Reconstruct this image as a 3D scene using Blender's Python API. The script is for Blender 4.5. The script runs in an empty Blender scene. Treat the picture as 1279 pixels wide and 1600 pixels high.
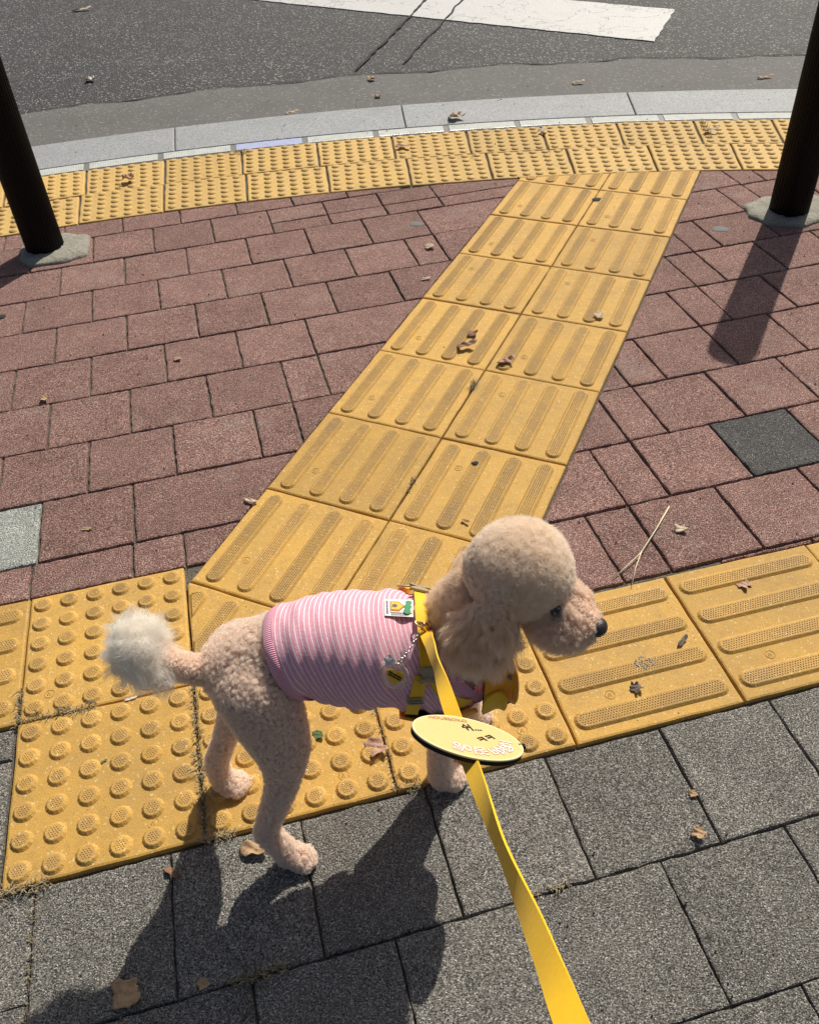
import bpy, bmesh, math, random
import numpy as np
from mathutils import Vector, Matrix, Quaternion, kdtree

random.seed(11)
rng = np.random.default_rng(11)
R = math.radians
scene = bpy.context.scene
COL = scene.collection

# ------------------------------------------------------------------ camera
cam_d = bpy.data.cameras.new('camera')
cam = bpy.data.objects.new('camera', cam_d)
COL.objects.link(cam)
CP, CR = R(42.596), R(-3.875)
_fw = Vector((0, math.cos(CP), -math.sin(CP)))
_up = Vector((0, math.sin(CP), math.cos(CP)))
_rt = Vector((1, 0, 0))
_r2 = _rt * math.cos(CR) + _up * math.sin(CR)
_u2 = -_rt * math.sin(CR) + _up * math.cos(CR)
cam.matrix_world = Matrix(((_r2.x, _u2.x, -_fw.x, 0), (_r2.y, _u2.y, -_fw.y, 0), (_r2.z, _u2.z, -_fw.z, 1.237), (0, 0, 0, 1)))
cam_d.sensor_fit = 'HORIZONTAL'
cam_d.sensor_width = 36
cam_d.lens = 36 * 1332.76 / 1279
cam_d.clip_start = 0.02
cam_d.clip_end = 500
scene.camera = cam

# ------------------------------------------------------------------ light
SUN_EL = R(47.6)
SUN_AZ = math.atan2(0.487, 0.873)
world = bpy.data.worlds.new('World')
scene.world = world
world.use_nodes = True
wt = world.node_tree
wt.nodes.clear()
sky = wt.nodes.new('ShaderNodeTexSky')
sky.sky_type = 'NISHITA'
sky.sun_disc = False
sky.sun_elevation = SUN_EL
sky.sun_rotation = SUN_AZ
sky.air_density = 1.0
sky.dust_density = 4.0
bg = wt.nodes.new('ShaderNodeBackground')
bg.inputs['Strength'].default_value = 0.062
wo = wt.nodes.new('ShaderNodeOutputWorld')
wt.links.new(sky.outputs[0], bg.inputs['Color'])
wt.links.new(bg.outputs[0], wo.inputs['Surface'])
sun_d = bpy.data.lights.new('sun', 'SUN')
sun_d.energy = 4.9
sun_d.angle = R(0.53)
sun_d.color = (1.0, 0.935, 0.83)
sun = bpy.data.objects.new('sun', sun_d)
COL.objects.link(sun)
sdir = Vector((-math.sin(SUN_AZ) * math.cos(SUN_EL), -math.cos(SUN_AZ) * math.cos(SUN_EL), -math.sin(SUN_EL)))
sun.rotation_euler = sdir.to_track_quat('-Z', 'Y').to_euler()
sun.location = (2, 4, 6)

vs = scene.view_settings
vs.view_transform = 'Standard'
vs.look = 'None'
vs.gamma = 1
vs.use_curve_mapping = False
vs.exposure = 0.03
scene.cycles_curves.shape = 'THICK'
scene.cycles_curves.subdivisions = 2
scene.cycles.max_bounces = 20
scene.cycles.diffuse_bounces = 14      # light has to wander through the white coat
scene.cycles.glossy_bounces = 6
scene.cycles.transmission_bounces = 14

# ------------------------------------------------------------------ helpers
def tag(o, label=None, cat=None, group=None, kind=None):
    if label: o['label'] = label
    if cat: o['category'] = cat
    if group: o['group'] = group
    if kind: o['kind'] = kind
    return o

def place(o, parent):
    COL.objects.link(o)
    if parent is not None:
        o.parent = parent
        o.matrix_parent_inverse = Matrix.Translation(-parent.location)
    return o

def mobj(name, verts, faces, mat, parent=None, smooth=False, loc=(0, 0, 0)):
    me = bpy.data.meshes.new(name)
    me.from_pydata([tuple(v) for v in verts], [], faces)
    if smooth: me.polygons.foreach_set('use_smooth', [True] * len(me.polygons))
    me.update()
    if mat is not None:
        for m in (mat if isinstance(mat, (list, tuple)) else [mat]): me.materials.append(m)
    o = bpy.data.objects.new(name, me)
    o.location = loc
    return place(o, parent)

def inst(name, me, parent, loc, rotz=0.0, tilt=(0, 0)):
    o = bpy.data.objects.new(name, me)
    o.location = loc
    o.rotation_euler = (tilt[0], tilt[1], rotz)
    return place(o, parent)

def empty(name, loc):
    o = bpy.data.objects.new(name, None)
    o.location = loc
    o.empty_display_size = 0.05
    COL.objects.link(o)
    return o

class MB:
    """collects vertices and faces of one mesh"""
    def __init__(s): s.v = []; s.f = []; s.m = []
    def add(s, vs_, fs, m=0):
        n = len(s.v); s.v += [tuple(p) for p in vs_]; s.f += [tuple(i + n for i in q) for q in fs]; s.m += [m] * len(fs)
    def build(s, name, mats, parent=None, smooth=False, loc=(0, 0, 0)):
        o = mobj(name, s.v, s.f, mats, parent, smooth, loc)
        if any(s.m): o.data.polygons.foreach_set('material_index', s.m)
        return o
    def mesh(s, name, mats, smooth=False):
        me = bpy.data.meshes.new(name)
        me.from_pydata(s.v, [], s.f)
        for m in mats: me.materials.append(m)
        me.polygons.foreach_set('material_index', s.m)
        if smooth: me.polygons.foreach_set('use_smooth', [True] * len(me.polygons))
        me.update()
        return me
    def tube(s, pts, r, n=8, closed=False, flat=None, m=0):
        pts = [Vector(p) for p in pts]; k = len(pts); rings = []
        for i, p in enumerate(pts):
            a = pts[(i - 1) % k] if closed or i > 0 else p
            b = pts[(i + 1) % k] if closed or i < k - 1 else p
            t = (b - a).normalized()
            ref = Vector(flat) if flat is not None else (Vector((0, 0, 1)) if abs(t.z) < .9 else Vector((1, 0, 0)))
            e1 = (ref - t * ref.dot(t)).normalized(); e2 = t.cross(e1)
            rr = r[i] if isinstance(r, (list, tuple)) else r
            rings.append([p + e1 * (rr * math.cos(2 * math.pi * j / n)) + e2 * (rr * math.sin(2 * math.pi * j / n)) for j in range(n)])
        vs_ = [q for g in rings for q in g]; fs = []
        for i in range(k if closed else k - 1):
            for j in range(n):
                a = i * n + j; b = i * n + (j + 1) % n; c = ((i + 1) % k) * n + (j + 1) % n; d = ((i + 1) % k) * n + j
                fs.append((a, b, c, d))
        if not closed:
            fs.append(tuple(range(n))[::-1]); fs.append(tuple(range((k - 1) * n, k * n)))
        s.add(vs_, fs, m)

# --- polygon tools
def clip(poly, hp):
    """keep the side n.p >= c of a convex polygon"""
    n, c = hp; out = []
    for i in range(len(poly)):
        a, b = poly[i], poly[(i + 1) % len(poly)]
        da = n[0] * a[0] + n[1] * a[1] - c; db = n[0] * b[0] + n[1] * b[1] - c
        if da >= 0: out.append(a)
        if (da >= 0) != (db >= 0):
            t = da / (da - db); out.append((a[0] + (b[0] - a[0]) * t, a[1] + (b[1] - a[1]) * t))
    return out
def clips(poly, hps):
    for h in hps:
        if len(poly) < 3: return []
        poly = clip(poly, h)
    res = []
    for p in poly:
        if not res or math.hypot(p[0] - res[-1][0], p[1] - res[-1][1]) > 1e-4: res.append(p)
    if len(res) > 1 and math.hypot(res[0][0] - res[-1][0], res[0][1] - res[-1][1]) < 1e-4: res.pop()
    return res if len(res) > 2 else []
def area(p): return .5 * sum(p[i][0] * p[(i + 1) % len(p)][1] - p[(i + 1) % len(p)][0] * p[i][1] for i in range(len(p)))
def centre(p): return (sum(q[0] for q in p) / len(p), sum(q[1] for q in p) / len(p))
def shrink(poly, d):
    out = list(poly)
    for i in range(len(poly)):
        a, b = poly[i], poly[(i + 1) % len(poly)]
        L = math.hypot(b[0] - a[0], b[1] - a[1])
        if L < 1e-6: continue
        n = (-(b[1] - a[1]) / L, (b[0] - a[0]) / L)
        out = clip(out, (n, n[0] * a[0] + n[1] * a[1] + d))
        if len(out) < 3: return []
    return clips(out, [])
def inside(p, poly, d=0):
    for i in range(len(poly)):
        a, b = poly[i], poly[(i + 1) % len(poly)]
        L = math.hypot(b[0] - a[0], b[1] - a[1])
        if L < 1e-6: continue
        if (-(b[1] - a[1]) * (p[0] - a[0]) + (b[0] - a[0]) * (p[1] - a[1])) / L < d: return False
    return True
def ragged(poly, seg, amp):
    out = []
    for i in range(len(poly)):
        a, b = poly[i], poly[(i + 1) % len(poly)]
        L = math.hypot(b[0] - a[0], b[1] - a[1]); n = max(1, int(L / seg))
        for k in range(n):
            t = k / n; j = amp * (random.random() - .5) * 2 if k else 0
            nx, ny = -(b[1] - a[1]) / max(L, 1e-6), (b[0] - a[0]) / max(L, 1e-6)
            out.append((a[0] + (b[0] - a[0]) * t + nx * j, a[1] + (b[1] - a[1]) * t + ny * j))
    return out
def prism(mb, poly, zt, zb, bev, mtop=0, mside=0, jag=0.0, seg=.025):
    """stone with a worn arris: top ring inset, rounded edge, vertical sides"""
    if jag: poly = ragged(poly, seg, jag)
    c = centre(poly); n = len(poly)
    def ins(d):
        o = []
        for i, p in enumerate(poly):
            a, b = poly[i - 1], poly[(i + 1) % n]
            tx, ty = b[0] - a[0], b[1] - a[1]; L = math.hypot(tx, ty) or 1
            nx, ny = -ty / L, tx / L
            e = ((p[0] - a[0]) * (b[0] - p[0]) + (p[1] - a[1]) * (b[1] - p[1]))
            la = math.hypot(p[0] - a[0], p[1] - a[1]); lb = math.hypot(b[0] - p[0], b[1] - p[1])
            cs = max(-1, min(1, e / (la * lb + 1e-12))); s = 1 / max(.45, math.sqrt((1 + cs) / 2))
            o.append((p[0] + nx * d * s, p[1] + ny * d * s))
        return o
    r0 = ins(bev); r1 = ins(bev * .3)
    vs_ = [(x, y, zt) for x, y in r0] + [(x, y, zt - bev * .3) for x, y in r1] + [(x, y, zt - bev) for x, y in poly] + [(x, y, zb) for x, y in poly]
    mb.add(vs_, [tuple(range(n))], mtop)
    fs = []
    for k in range(3):
        for i in range(n):
            j = (i + 1) % n
            fs.append((k * n + j, k * n + i, (k + 1) * n + i, (k + 1) * n + j))
    mb.add([], [], 0)
    base = len(mb.v) - len(vs_)
    mb.f += [tuple(q + base for q in f_) for f_ in fs]; mb.m += [mside] * len(fs)

# ------------------------------------------------------------------ materials
class NT:
    def __init__(s, name):
        s.mat = bpy.data.materials.new(name); s.mat.use_nodes = True
        s.t = s.mat.node_tree; s.t.nodes.clear()
        s.out = s.t.nodes.new('ShaderNodeOutputMaterial')
    def n(s, kind, ins=None, **props):
        nd = s.t.nodes.new(kind)
        for k, v in props.items(): setattr(nd, k, v)
        for k, v in (ins or {}).items():
            sk = nd.inputs[k]
            if isinstance(v, bpy.types.NodeSocket): s.t.links.new(v, sk)
            else: sk.default_value = v
        return nd
    def math(s, op, a, b=0.0, c=0.0):
        return s.n('ShaderNodeMath', {0: a, 1: b, 2: c}, operation=op).outputs[0]
    def mix(s, f, a, b, mode='MIX'):
        nd = s.n('ShaderNodeMix', data_type='RGBA', blend_type=mode)
        for i, v in ((0, f), (6, a), (7, b)):
            if isinstance(v, bpy.types.NodeSocket): s.t.links.new(v, nd.inputs[i])
            else: nd.inputs[i].default_value = (v if i == 0 or len(v) == 4 else (*v, 1))
        return nd.outputs[2]
    def ramp(s, f, stops, interp='LINEAR'):
        nd = s.n('ShaderNodeValToRGB', {0: f}); cr = nd.color_ramp; cr.interpolation = interp
        while len(cr.elements) < len(stops): cr.elements.new(.5)
        for e, (p, c) in zip(cr.elements, stops):
            e.position = p; e.color = (c, c, c, 1) if not hasattr(c, '__len__') else (*c, 1)
        return nd.outputs[0]
    def pos(s, jit=True):
        g = s.n('ShaderNodeNewGeometry').outputs['Position']
        if not jit: return g
        oi = s.n('ShaderNodeObjectInfo').outputs['Random']
        v = s.n('ShaderNodeVectorMath', {0: g, 1: (7.3, 3.1, 5.7)}, operation='MULTIPLY_ADD')
        s.t.links.new(g, v.inputs[0]); v.inputs[1].default_value = (1, 1, 1)
        cmb = s.n('ShaderNodeCombineXYZ', {0: s.math('MULTIPLY', oi, 13.0), 1: s.math('MULTIPLY', oi, 7.0), 2: 0.0})
        s.t.links.new(cmb.outputs[0], v.inputs[2])
        return v.outputs[0]
    def noise(s, vec, scale, detail=2, rough=.5):
        return s.n('ShaderNodeTexNoise', {'Vector': vec, 'Scale': scale, 'Detail': detail, 'Roughness': rough}).outputs[0]
    def voro(s, vec, scale, out='Distance', rnd=1.0):
        return s.n('ShaderNodeTexVoronoi', {'Vector': vec, 'Scale': scale, 'Randomness': rnd}).outputs[out]
    def bump(s, hgt, strength, dist, normal=None):
        b = s.n('ShaderNodeBump', {'Height': hgt, 'Strength': strength, 'Distance': dist})
        if normal is not None: s.t.links.new(normal, b.inputs['Normal'])
        return b.outputs[0]
    def finish(s, color, rough=.8, normal=None, **kw):
        p = s.n('ShaderNodeBsdfPrincipled', {'Roughness': rough})
        if isinstance(color, bpy.types.NodeSocket): s.t.links.new(color, p.inputs['Base Color'])
        else: p.inputs['Base Color'].default_value = (*color, 1)
        if normal is not None: s.t.links.new(normal, p.inputs['Normal'])
        for k, v in kw.items():
            sk = p.inputs[k.replace('_', ' ')]
            if isinstance(v, bpy.types.NodeSocket): s.t.links.new(v, sk)
            else: sk.default_value = v
        s.t.links.new(p.outputs[0], s.out.inputs[0])
        return s.mat

def plain(name, col, rough=.6, **kw):
    t = NT(name)
    return t.finish(col, rough, **kw)

def paver_mat(name, base, dark, light, scale=640, var=.15, bumpd=.0026):
    t = NT(name); p = t.pos()
    oi = t.n('ShaderNodeObjectInfo').outputs['Random']
    cell = t.n('ShaderNodeSeparateColor', {0: t.voro(p, scale, 'Color')}).outputs[0]
    dist = t.voro(p, scale)
    big = t.noise(p, 9, 4, .6); med = t.noise(p, 60, 3, .6)
    c = t.mix(t.ramp(cell, [(.05, 0.0), (.95, 1.0)]), dark, base)
    c = t.mix(t.ramp(cell, [(.80, 0.0), (.96, 1.0)]), c, light)
    pit = t.ramp(t.noise(p, scale * .62, 2, .6), [(.36, 0.0), (.50, 1.0)])
    c = t.mix(pit, [x * .42 for x in dark], c)
    c = t.mix(1.0, c, t.ramp(big, [(.3, 1 - var), (.7, 1 + var)]), 'MULTIPLY')
    c = t.mix(1.0, c, t.ramp(med, [(.3, .88), (.7, 1.1)]), 'MULTIPLY')
    stain = t.ramp(t.noise(p, 5.5, 5, .7), [(.56, 0.0), (.74, .55)])
    c = t.mix(stain, c, t.mix(.5, c, (.52, .47, .40)))
    spot = t.ramp(t.noise(p, 26, 2, .5), [(.70, 0.0), (.76, .5)])
    c = t.mix(spot, c, [x * .7 for x in dark])
    c = t.mix(1.0, c, t.ramp(oi, [(0, .88), (1, 1.10)]), 'MULTIPLY')
    hgt = t.math('SUBTRACT', t.math('MULTIPLY', pit, 1.0), t.math('MULTIPLY', dist, .9))
    nb = t.bump(hgt, .9, bumpd)
    return t.finish(c, .88, nb, Specular_IOR_Level=.3)

M = {}
M['red'] = paver_mat('red_paver_stone', (.475, .268, .228), (.24, .125, .105), (.72, .57, .49))
M['grey'] = paver_mat('grey_paver_stone', (.335, .318, .282), (.150, .142, .126), (.60, .58, .53), 640, .12)
M['pale'] = paver_mat('pale_paver_stone', (.58, .61, .56), (.30, .32, .29), (.85, .86, .8))
M['charcoal'] = paver_mat('charcoal_paver_stone', (.18, .173, .165), (.08, .078, .075), (.40, .38, .37))

def yellow(name, base, dirt, amt, spk=.5):
    t = NT(name); p = t.pos()
    oi = t.n('ShaderNodeObjectInfo').outputs['Random']
    big = t.noise(p, 7, 5, .65); fine = t.noise(p, 520, 2, .6); med = t.noise(p, 70, 4, .7)
    c = t.mix(t.ramp(big, [(.35, 0.0), (.75, amt)]), base, dirt)
    c = t.mix(t.ramp(med, [(.52, 0.0), (.8, .55)]), c, [x * .62 for x in base])
    c = t.mix(1.0, c, t.ramp(fine, [(.25, .74), (.7, 1.14)]), 'MULTIPLY')
    sp = t.ramp(t.noise(p, 210, 1, .5), [(.70, 0.0), (.76, spk)])
    c = t.mix(sp, c, (.13, .085, .03))
    pale_fleck = t.ramp(t.n('ShaderNodeSeparateColor', {0: t.voro(p, 380, 'Color')}).outputs[1], [(.965, 0.0), (.985, .6)])  # sparse paler flecks scattered at random through the concrete
    c = t.mix(pale_fleck, c, (.75, .62, .36))
    grime = t.ramp(t.noise(p, 17, 6, .75), [(.55, 0.0), (.72, .5)])
    c = t.mix(grime, c, [base[0] * .55, base[1] * .58, base[2] * 1.0])
    scuff = t.ramp(t.noise(p, 34, 3, .8), [(.70, 0.0), (.76, .55)])
    c = t.mix(scuff, c, (.66, .52, .26))
    c = t.mix(1.0, c, t.ramp(oi, [(0, .86), (1, 1.08)]), 'MULTIPLY')
    nb = t.bump(fine, .55, .0012, t.bump(med, .3, .003))
    return t.finish(c, .72, nb, Specular_IOR_Level=.35)
M['yel'] = yellow('yellow_tactile_concrete', (.60, .355, .078), (.42, .265, .085), .8)
M['yeltop'] = yellow('worn_stud_concrete', (.54, .325, .085), (.38, .245, .10), 1.0, .3)
M['yelfar'] = yellow('sunworn_yellow_concrete', (.60, .39, .115), (.50, .34, .14), .8, .3)

t = NT('joint_sand'); p = t.pos(False)
c = t.mix(t.noise(p, 140, 4, .7), (.045, .040, .032), (.17, .148, .115))
c = t.mix(t.ramp(t.noise(p, 14, 3), [(.5, 0.0), (.7, .6)]), c, (.05, .055, .022))
M['bed'] = t.finish(c, .95, t.bump(t.voro(p, 170), .8, .004))

t = NT('asphalt'); p = t.pos(False)
cl = t.n('ShaderNodeSeparateColor', {0: t.voro(p, 135, 'Color')}).outputs[0]
c = t.mix(t.ramp(cl, [(.1, 0.0), (.9, 1.0)]), (.015, .015, .017), (.047, .047, .049))
c = t.mix(t.ramp(cl, [(.90, 0.0), (.97, 1.0)]), c, (.30, .295, .27))
c = t.mix(1.0, c, t.ramp(t.noise(p, 1.1, 5, .6), [(.3, .8), (.7, 1.22)]), 'MULTIPLY')
c = t.mix(t.ramp(t.noise(p, 3.5, 4, .7), [(.55, 0.0), (.8, .35)]), c, (.12, .112, .10))
M['asphalt'] = t.finish(c, .75, t.bump(t.math('ADD', t.voro(p, 135), t.noise(p, 60, 3)), .9, .005))

t = NT('gutter_concrete'); p = t.pos(False)
c = t.mix(t.noise(p, 4, 5, .65), (.085, .083, .08), (.155, .152, .145))
c = t.mix(1.0, c, t.ramp(t.noise(p, 190, 3, .8), [(.35, .60), (.65, 1.22)]), 'MULTIPLY')
cg = t.n('ShaderNodeSeparateColor', {0: t.voro(p, 120, 'Color')}).outputs[0]
c = t.mix(t.ramp(cg, [(.90, 0.0), (.97, .7)]), c, (.26, .25, .23))
c = t.mix(t.ramp(t.noise(p, 16, 3, .6), [(.58, 0.0), (.72, .5)]), c, (.07, .068, .064))
M['gutter'] = t.finish(c, .85, t.bump(t.noise(p, 150, 4, .7), .6, .003))

t = NT('kerb_granite'); p = t.pos()
cl = t.n('ShaderNodeSeparateColor', {0: t.voro(p, 210, 'Color')}).outputs[0]
c = t.mix(cl, (.19, .20, .21), (.36, .375, .385))
c = t.mix(t.ramp(t.noise(p, 5, 4, .6), [(.45, 0.0), (.8, .5)]), c, (.20, .20, .20))
M['granite'] = t.finish(c, .7, t.bump(t.noise(p, 220, 3), .4, .002))

t = NT('road_paint'); p = t.pos(False)
crack = t.ramp(t.n('ShaderNodeTexVoronoi', {'Vector': t.n('ShaderNodeVectorMath', {0: p, 1: t.n('ShaderNodeTexNoise', {'Vector': p, 'Scale': 6.0, 'Detail': 4.0}).outputs[1]}, operation='ADD').outputs[0], 'Scale': 1.7}, feature='DISTANCE_TO_EDGE').outputs[0], [(.004, 0.0), (.012, 1.0)])
c = t.mix(t.noise(p, 25, 5, .7), (.40, .40, .39), (.56, .56, .55))
c = t.mix(crack, (.2, .2, .19), c)
c = t.mix(t.ramp(t.noise(p, 70, 4, .75), [(.66, 0.0), (.72, .7)]), c, (.16, .16, .155))
M['paint'] = t.finish(c, .6, t.bump(t.math('ADD', t.voro(p, 120), crack), .5, .003))

t = NT('patch_concrete'); p = t.pos(False)
c = t.mix(t.noise(p, 22, 5, .7), (.20, .185, .145), (.40, .385, .33))
c = t.mix(t.ramp(t.noise(p, 130, 3, .7), [(.55, 0.0), (.68, .7)]), c, (.11, .10, .085))
M['collar'] = t.finish(c, .9, t.bump(t.noise(p, 70, 5, .7), .9, .008))
t = NT('black_post_paint'); p = t.pos(False)
c = t.mix(t.ramp(t.noise(p, 40, 4, .7), [(.6, 0.0), (.8, .35)]), (.002, .002, .002), (.009, .0085, .008))
M['post'] = t.finish(c, .42, None, Specular_IOR_Level=.2)
M['seal'] = plain('dark_crack', (.026, .026, .026), .95)
M['gum'] = plain('old_gum', (.13, .135, .135), .8)
M['spill'] = plain('white_spatter', (.55, .55, .52), .7)

def led(name, col):
    t = NT(name); p = t.pos(False)
    v = t.n('ShaderNodeVectorMath', {0: p, 1: (.32, -3.697, 0)}, operation='SUBTRACT').outputs[0]
    s = t.n('ShaderNodeSeparateXYZ', {0: v})
    an = t.math('ARCTAN2', s.outputs[0], s.outputs[1])
    rib = t.math('SINE', t.math('MULTIPLY', an, 7000.0))
    c = t.mix(t.ramp(t.noise(p, 30, 4, .7), [(.45, 0.0), (.75, .55)]), col, (.30, .29, .24))
    return t.finish(c, .22, t.bump(rib, .35, .001), Coat_Weight=.4)
M['led'] = led('milky_light_cover', (.60, .62, .56))
M['ledblue'] = led('bluish_light_cover', (.46, .50, .74))
M['ledframe'] = plain('dull_metal_frame', (.16, .16, .15), .6)

# ------------------------------------------------------------------ ground lattice (metres; camera foot at the origin)
class Grid:
    def __init__(s, o, deg, p): s.o = o; s.a = R(deg); s.p = p; s.ex = (math.cos(s.a), math.sin(s.a)); s.ey = (-math.sin(s.a), math.cos(s.a))
    def w(s, u, v): return (s.o[0] + s.p * (u * s.ex[0] + v * s.ey[0]), s.o[1] + s.p * (u * s.ex[1] + v * s.ey[1]))
    def uv(s, q):
        d = (q[0] - s.o[0], q[1] - s.o[1]); return ((d[0] * s.ex[0] + d[1] * s.ex[1]) / s.p, (d[0] * s.ey[0] + d[1] * s.ey[1]) / s.p)
    def hp_u(s, u, sign=1): c = s.w(u, 0); n = (s.ex[0] * sign, s.ex[1] * sign); return (n, n[0] * c[0] + n[1] * c[1])
    def hp_v(s, v, sign=1): c = s.w(0, v); n = (s.ey[0] * sign, s.ey[1] * sign); return (n, n[0] * c[0] + n[1] * c[1])
    def quad(s, u0, v0, u1, v1): return [s.w(u0, v0), s.w(u1, v0), s.w(u1, v1), s.w(u0, v1)]
GS = Grid((.474, 3.084), -25.849, .302)      # guiding strip to the crossing
GL = Grid((-.778, 1.266), 12.314, .2)        # red pavers on its left
GR = Grid((.463, 1.321), 12.379, .2)         # red pavers on its right
GG = Grid((.192, .732), 11.93, .2)           # grey pavers in front
GB = Grid((-.109, .989), 11.506, .302)       # tactile band across
AC = (.32, -3.697)                           # centre of the corner arc
def polar(r, deg): return (AC[0] + r * math.cos(R(deg)), AC[1] + r * math.sin(R(deg)))
def arc_hps(r):
    hs = []
    for k in range(60, 122, 1):
        n = (-math.cos(R(k)), -math.sin(R(k)))
        q = polar(r, k); hs.append((n, n[0] * q[0] + n[1] * q[1]))
    return hs
RIN = 6.811
HARC = arc_hps(RIN - .003)

def in_view(c, m):
    """inside the ground the photograph shows, widened by m metres"""
    y = c[1]
    if y < .33 - m or y > 6.9: return False
    xl = -.587 - (y - .40) * .318; xr = .475 + (y - .335) * .40
    return xl - m < c[0] < xr + m

# --- road, gutter, bed
def sheet(name, pts, z, mat, kind='structure', parent=None):
    o = mobj(name, [(x, y, z) for x, y in pts], [tuple(range(len(pts)))], mat, parent)
    if kind: o['kind'] = kind
    return o
road = sheet('road', [(-60, -60), (60, -60), (60, 60), (-60, 60)], -.020, M['asphalt'])
pavement = sheet('pavement', [polar(7.73, a) for a in range(0, 360, 3)], -.0075, M['bed'])
mb = MB()
nA = 120
gr_r = [7.722, 7.9, 8.05, 8.17, 8.25]
vs_ = []
for i in range(nA + 1):
    a = 45 + 90 * i / nA
    for k, r in enumerate(gr_r):
        wob = .02 * math.sin(a * 1.3) + .008 * math.sin(a * 4.7) + random.uniform(-.004, .004) if k == 4 else 0
        q = polar(r + wob, a); vs_.append((q[0], q[1], -.010 - .0008 * k))
fs = [(i * 5 + k, i * 5 + k + 1, (i + 1) * 5 + k + 1, (i + 1) * 5 + k) for i in range(nA) for k in range(4)]
fs = [f_[::-1] for f_ in fs]
mb.add(vs_, fs)
gutter = mb.build('gutter', [M['gutter']], None, True); gutter['kind'] = 'structure'

# painted stripe and cracks of the road
def strip_mesh(mb, pts, w, z, jit=0):
    L = []
    for i, p_ in enumerate(pts):
        a = pts[max(0, i - 1)]; b = pts[min(len(pts) - 1, i + 1)]
        tx, ty = b[0] - a[0], b[1] - a[1]; l = math.hypot(tx, ty)
        ww = w * random.uniform(1 - jit, 1 + jit) / 2
        L.append((p_[0] - ty / l * ww, p_[1] + tx / l * ww, z)); L.append((p_[0] + ty / l * ww, p_[1] - tx / l * ww, z))
    mb.add(L, [(2 * i, 2 * i + 1, 2 * i + 3, 2 * i + 2) for i in range(len(pts) - 1)])
def wander(a, b, n, amp):
    out = []
    o1 = 0
    for i in range(n + 1):
        t_ = i / n; o1 = o1 * .7 + random.uniform(-amp, amp)
        e = min(1, 4 * t_ * (1 - t_) * 3)
        l = math.hypot(b[0] - a[0], b[1] - a[1])
        out.append((a[0] + (b[0] - a[0]) * t_ - (b[1] - a[1]) / l * o1 * e, a[1] + (b[1] - a[1]) * t_ + (b[0] - a[0]) / l * o1 * e))
    return out
dl = (-.816, .578)
e0, e1 = (1.419, 4.805), (1.690, 5.41)
st = ragged([e0, e1, (e1[0] + dl[0] * 7, e1[1] + dl[1] * 7), (e0[0] + dl[0] * 7, e0[1] + dl[1] * 7)], .06, .006)
mb = MB()
n_ = len(st); vs_ = [(x, y, -.0145) for x, y in st] + [(x, y, -.0195) for x, y in st]
mb.add(vs_, [tuple(range(n_))] if area(st) > 0 else [tuple(range(n_))[::-1]])
mb.f += [(i, (i + 1) % n_, n_ + (i + 1) % n_, n_ + i) for i in range(n_)]; mb.m += [0] * n_
mb.build('road_marking', [M['paint']], road)
for a, b, w in (((-.119, 4.644), (.300, 5.99), .014), ((.123, 4.71), (.535, 5.96), .010), ((.300, 5.99), (1.0, 8.3), .022), ((.535, 5.96), (1.2, 8.0), .016)):
    mb = MB(); strip_mesh(mb, wander(a, b, 26, .006), w, -.0105, .5); mb.build('crack', [M['seal']], road)
mb = MB(); strip_mesh(mb, [polar(8.255 + .02 * math.sin(a * 1.3 * .5) + .02 * math.sin(a * .5 * 3.1) * .4 + random.uniform(-.006, .006), a * .5) for a in range(110, 260)], .012, -.0096, .7)
mb.build('crack', [M['seal']], road)

# --- kerb stones
kerb = empty('kerb', (0, 0, 0)); kerb['kind'] = 'structure'
for k in range(-4, 6):
    a0 = 99.166 - 7.42 * k; a1 = a0 - 7.42
    n = 10
    an = [a0 - .016 + (a1 - a0 + .032) * i / n for i in range(n + 1)]
    poly = [polar(7.426, a) for a in an] + [polar(7.720, a) for a in an[::-1]]
    poly = poly if area(poly) > 0 else poly[::-1]
    mb = MB(); prism(mb, poly, .002 + random.uniform(-.001, .001), -.12, .004, jag=.0)
    mb.build('kerb_stone', [M['granite']], kerb)

# --- lights let into the ground along the kerb
strip = empty('floor_light_strip', (.32, 3.68, 0))
tag(strip, 'row of milky flush light panels between the yellow dome tiles and the granite kerb', 'floor light')
for k in range(-6, 17):
    a0 = 101.905 - 2.289 * k; a1 = a0 - 2.289
    poly = [polar(7.349, a) for a in (a0 - .09, (a0 + a1) / 2, a1 + .09)] + [polar(7.418, a) for a in (a1 + .09, (a0 + a1) / 2, a0 - .09)]
    poly = poly if area(poly) > 0 else poly[::-1]
    mb = MB(); prism(mb, poly, .0012, -.03, .002)
    o = mb.build('light_panel', [M['ledblue'] if k == 2 else M['led']], strip)
    if k == 2: o['label'] = 'panel tinted blue violet'
mb = MB()
for r0, r1 in ((7.341, 7.426),):
    n = 60
    vs_ = []
    for i in range(n + 1):
        for r in (r0, r1):
            q = polar(r, 60 + 60 * i / n); vs_.append((q[0], q[1], -.0022))
    mb.add(vs_, [(2 * i, 2 * i + 2, 2 * i + 3, 2 * i + 1) for i in range(n)])
mb.build('channel_frame', [M['ledframe']], strip)

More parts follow.
